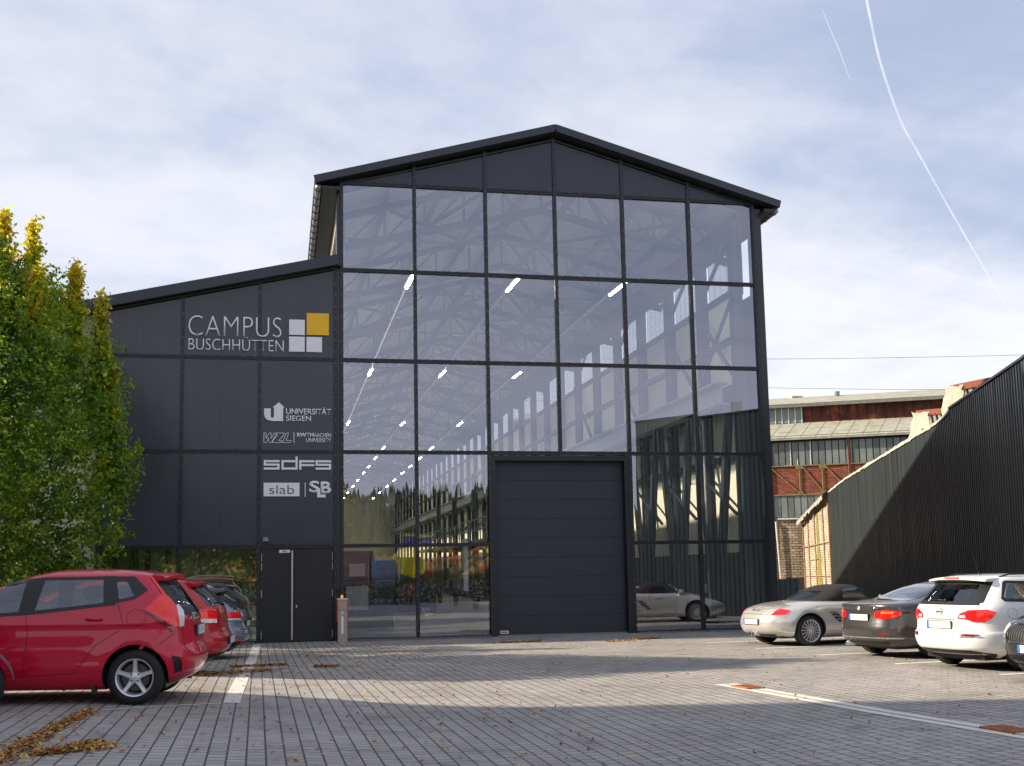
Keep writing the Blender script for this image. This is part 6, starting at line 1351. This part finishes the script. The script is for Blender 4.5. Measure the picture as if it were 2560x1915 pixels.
# for this car x = 0 is the nose, so 'rear' rays hit the front face
g_ = c.patch('grille', 'rear', [(-.46, .56), (.46, .56), (.50, .70), (.44, .79), (-.44, .79), (-.50, .70)], BLACK, off=.006, rnd=.02)
c.seam('rear', [(-.46, .555), (.46, .555), (.51, .70), (.45, .80), (-.45, .80), (-.51, .70), (-.46, .555)], w=.028, off=.014, name='grille_frame', m=CHR)
for k in range(19): y = -.43 + k * .048; c.seam('rear', [(y, .575), (y, .775)], w=.012, off=.016, name='grille_slat', m=mat('slat_grey', (.10, .10, .11), .3))
c.plate(.465, off=.02)
c.patch('lower_grille', 'rear', [(-.62, .22), (.62, .22), (.66, .36), (-.66, .36)], BLACK, off=.006)
for z in (.26, .31): c.seam('rear', [(-.62, z), (.62, z)], w=.012, off=.012, name='lower_grille_bar', m=TRIM)
for y in (-.45, -.15, .15, .45): c.seam('rear', [(y, .23), (y, .35)], w=.012, off=.012, name='lower_grille_bar', m=TRIM)
c.seam('rear', [(-.70, .205), (.70, .205)], w=.02, off=.012, name='bumper_lip', m=mat('lip_grey', (.25, .25, .26), .4))
p, n_ = c.hit('rear', 0, .82); MB().tube([p - Vector((.014, 0, 0)), p + Vector((.02, 0, 0))], .052, 24).build('emblem_ring', CHR, c.root); MB().tube([p - Vector((.018, 0, 0)), p], .040, 24).build('emblem_face', mat('emblem_green', (.02, .25, .12), .4), c.root)
MB().prism([(-.004, 0), (.004, 0), (.018, .03), (-.004, .045), (-.018, .02)], -.003, .003).build('emblem_mark', WHITE, c.root, loc=p - Vector((.021, 0, .02)))
for sg in (1, -1):
    c.patch('headlight', 1.3, [(sg * u, v) for u, v in [(26, .66), (25, .78), (34, .82), (42, .80), (38, .69)]], TLW, off=.010, skirt=True, step=.03, rnd=.01); c.mirror(1.5, 1.02, sg)
c.patch('windscreen', 'top', [(1.18, -.66), (1.18, .66), (2.05, .56), (2.05, -.56)], CGD, off=.004, step=.08); c.both('side_glass', [(1.55, 1.03), (3.9, 1.03), (3.7, 1.36), (2.2, 1.36)], CGD, off=.004, rnd=.04, step=.08); c.underbody(None)

# ---- motorcycle cut by the left edge
mo = empty('parked_motorcycle', (-5.02, -16.55, zg(-4.9, -16.5)), R(178), 'dark motorcycle whose rear wheel and grey mudguard show at the lower left edge', 'motorcycle')
def lathe_ring(cx_, r, w, name, m):
    b = MB(); n = 36; k = 10
    for i in range(n):
        a = 2 * PI * i / n
        for j in range(k): t = 2 * PI * j / k; q = r - w + w * math.cos(t); b.v.append((cx_ + q * math.cos(a), w * .9 * math.sin(t), r + q * math.sin(a)))
    for i in range(n):
        for j in range(k): b.f.append((i * k + j, i * k + (j + 1) % k, ((i + 1) % n) * k + (j + 1) % k, ((i + 1) % n) * k + j)); b.m.append(0)
    return b.build(name, m, mo, smooth=True)
for x in (0, 1.42):
    w_ = lathe_ring(x, .31, .075, 'wheel', RUB); b = MB()
    for k in range(12): a = 2 * PI * k / 12; b.bar((x, 0, .31), (x + .2 * math.cos(a), 0, .31 + .2 * math.sin(a)), .014, .02)
    b.tube([(x, -.08, .31), (x, .08, .31)], .05, 12); b.build('rim_spokes', ALU, w_)
b = MB(); MG = mat('mudguard_grey', (.10, .11, .12), .35); n = 16
for i in range(n + 1):
    a = R(165) - R(120) * i / n + R(0); q = .36 + .03 * (i / n)
    a = R(175 - 118 * (1 - i / n)); w = .10 * (1 - .75 * (i / n) ** 2) + .004
    for t in (-1, 0, 1): b.v.append((q * math.cos(a), w * t, .31 + q * math.sin(a) + (0.02 if t == 0 else 0)))
for i in range(n):
    for t in (0, 1): k = i * 3 + t; b.f.append((k, k + 1, k + 4, k + 3)); b.m.append(0)
b.build('mudguard', MG, mo, smooth=True)
MB().tube([(.35, 0, .80), (.55, 0, .92), (.80, 0, .98), (1.0, 0, .90), (1.06, 0, .85)], [.06, .14, .17, .12, .04], 14).build('fuel_tank', BLK, mo, smooth=True)
MB().tube([(.02, 0, .83), (.2, 0, .82), (.45, 0, .80)], [.05, .12, .13], 12).build('saddle', SEAT, mo, smooth=True)
MB().tube([(0, .07, .31), (.35, .05, .45), (.7, 0, .35), (1.05, 0, .85)], .03, 8).tube([(1.42, .10, .31), (1.15, .10, 1.0)], .025, 8).tube([(1.42, -.10, .31), (1.15, -.10, 1.0)], .025, 8).tube([(1.02, -.35, 1.08), (1.15, -.1, 1.02), (1.15, .1, 1.02), (1.02, .35, 1.08)], .014, 8).build('frame_and_fork', TRIM, mo, smooth=True)
MB().box((.5, -.14, .28), (.9, .14, .62)).build('engine', ALU, mo); MB().tube([(1.22, 0, .92), (1.36, 0, .92)], [.06, .09], 14).build('headlamp', TLW, mo, smooth=True)
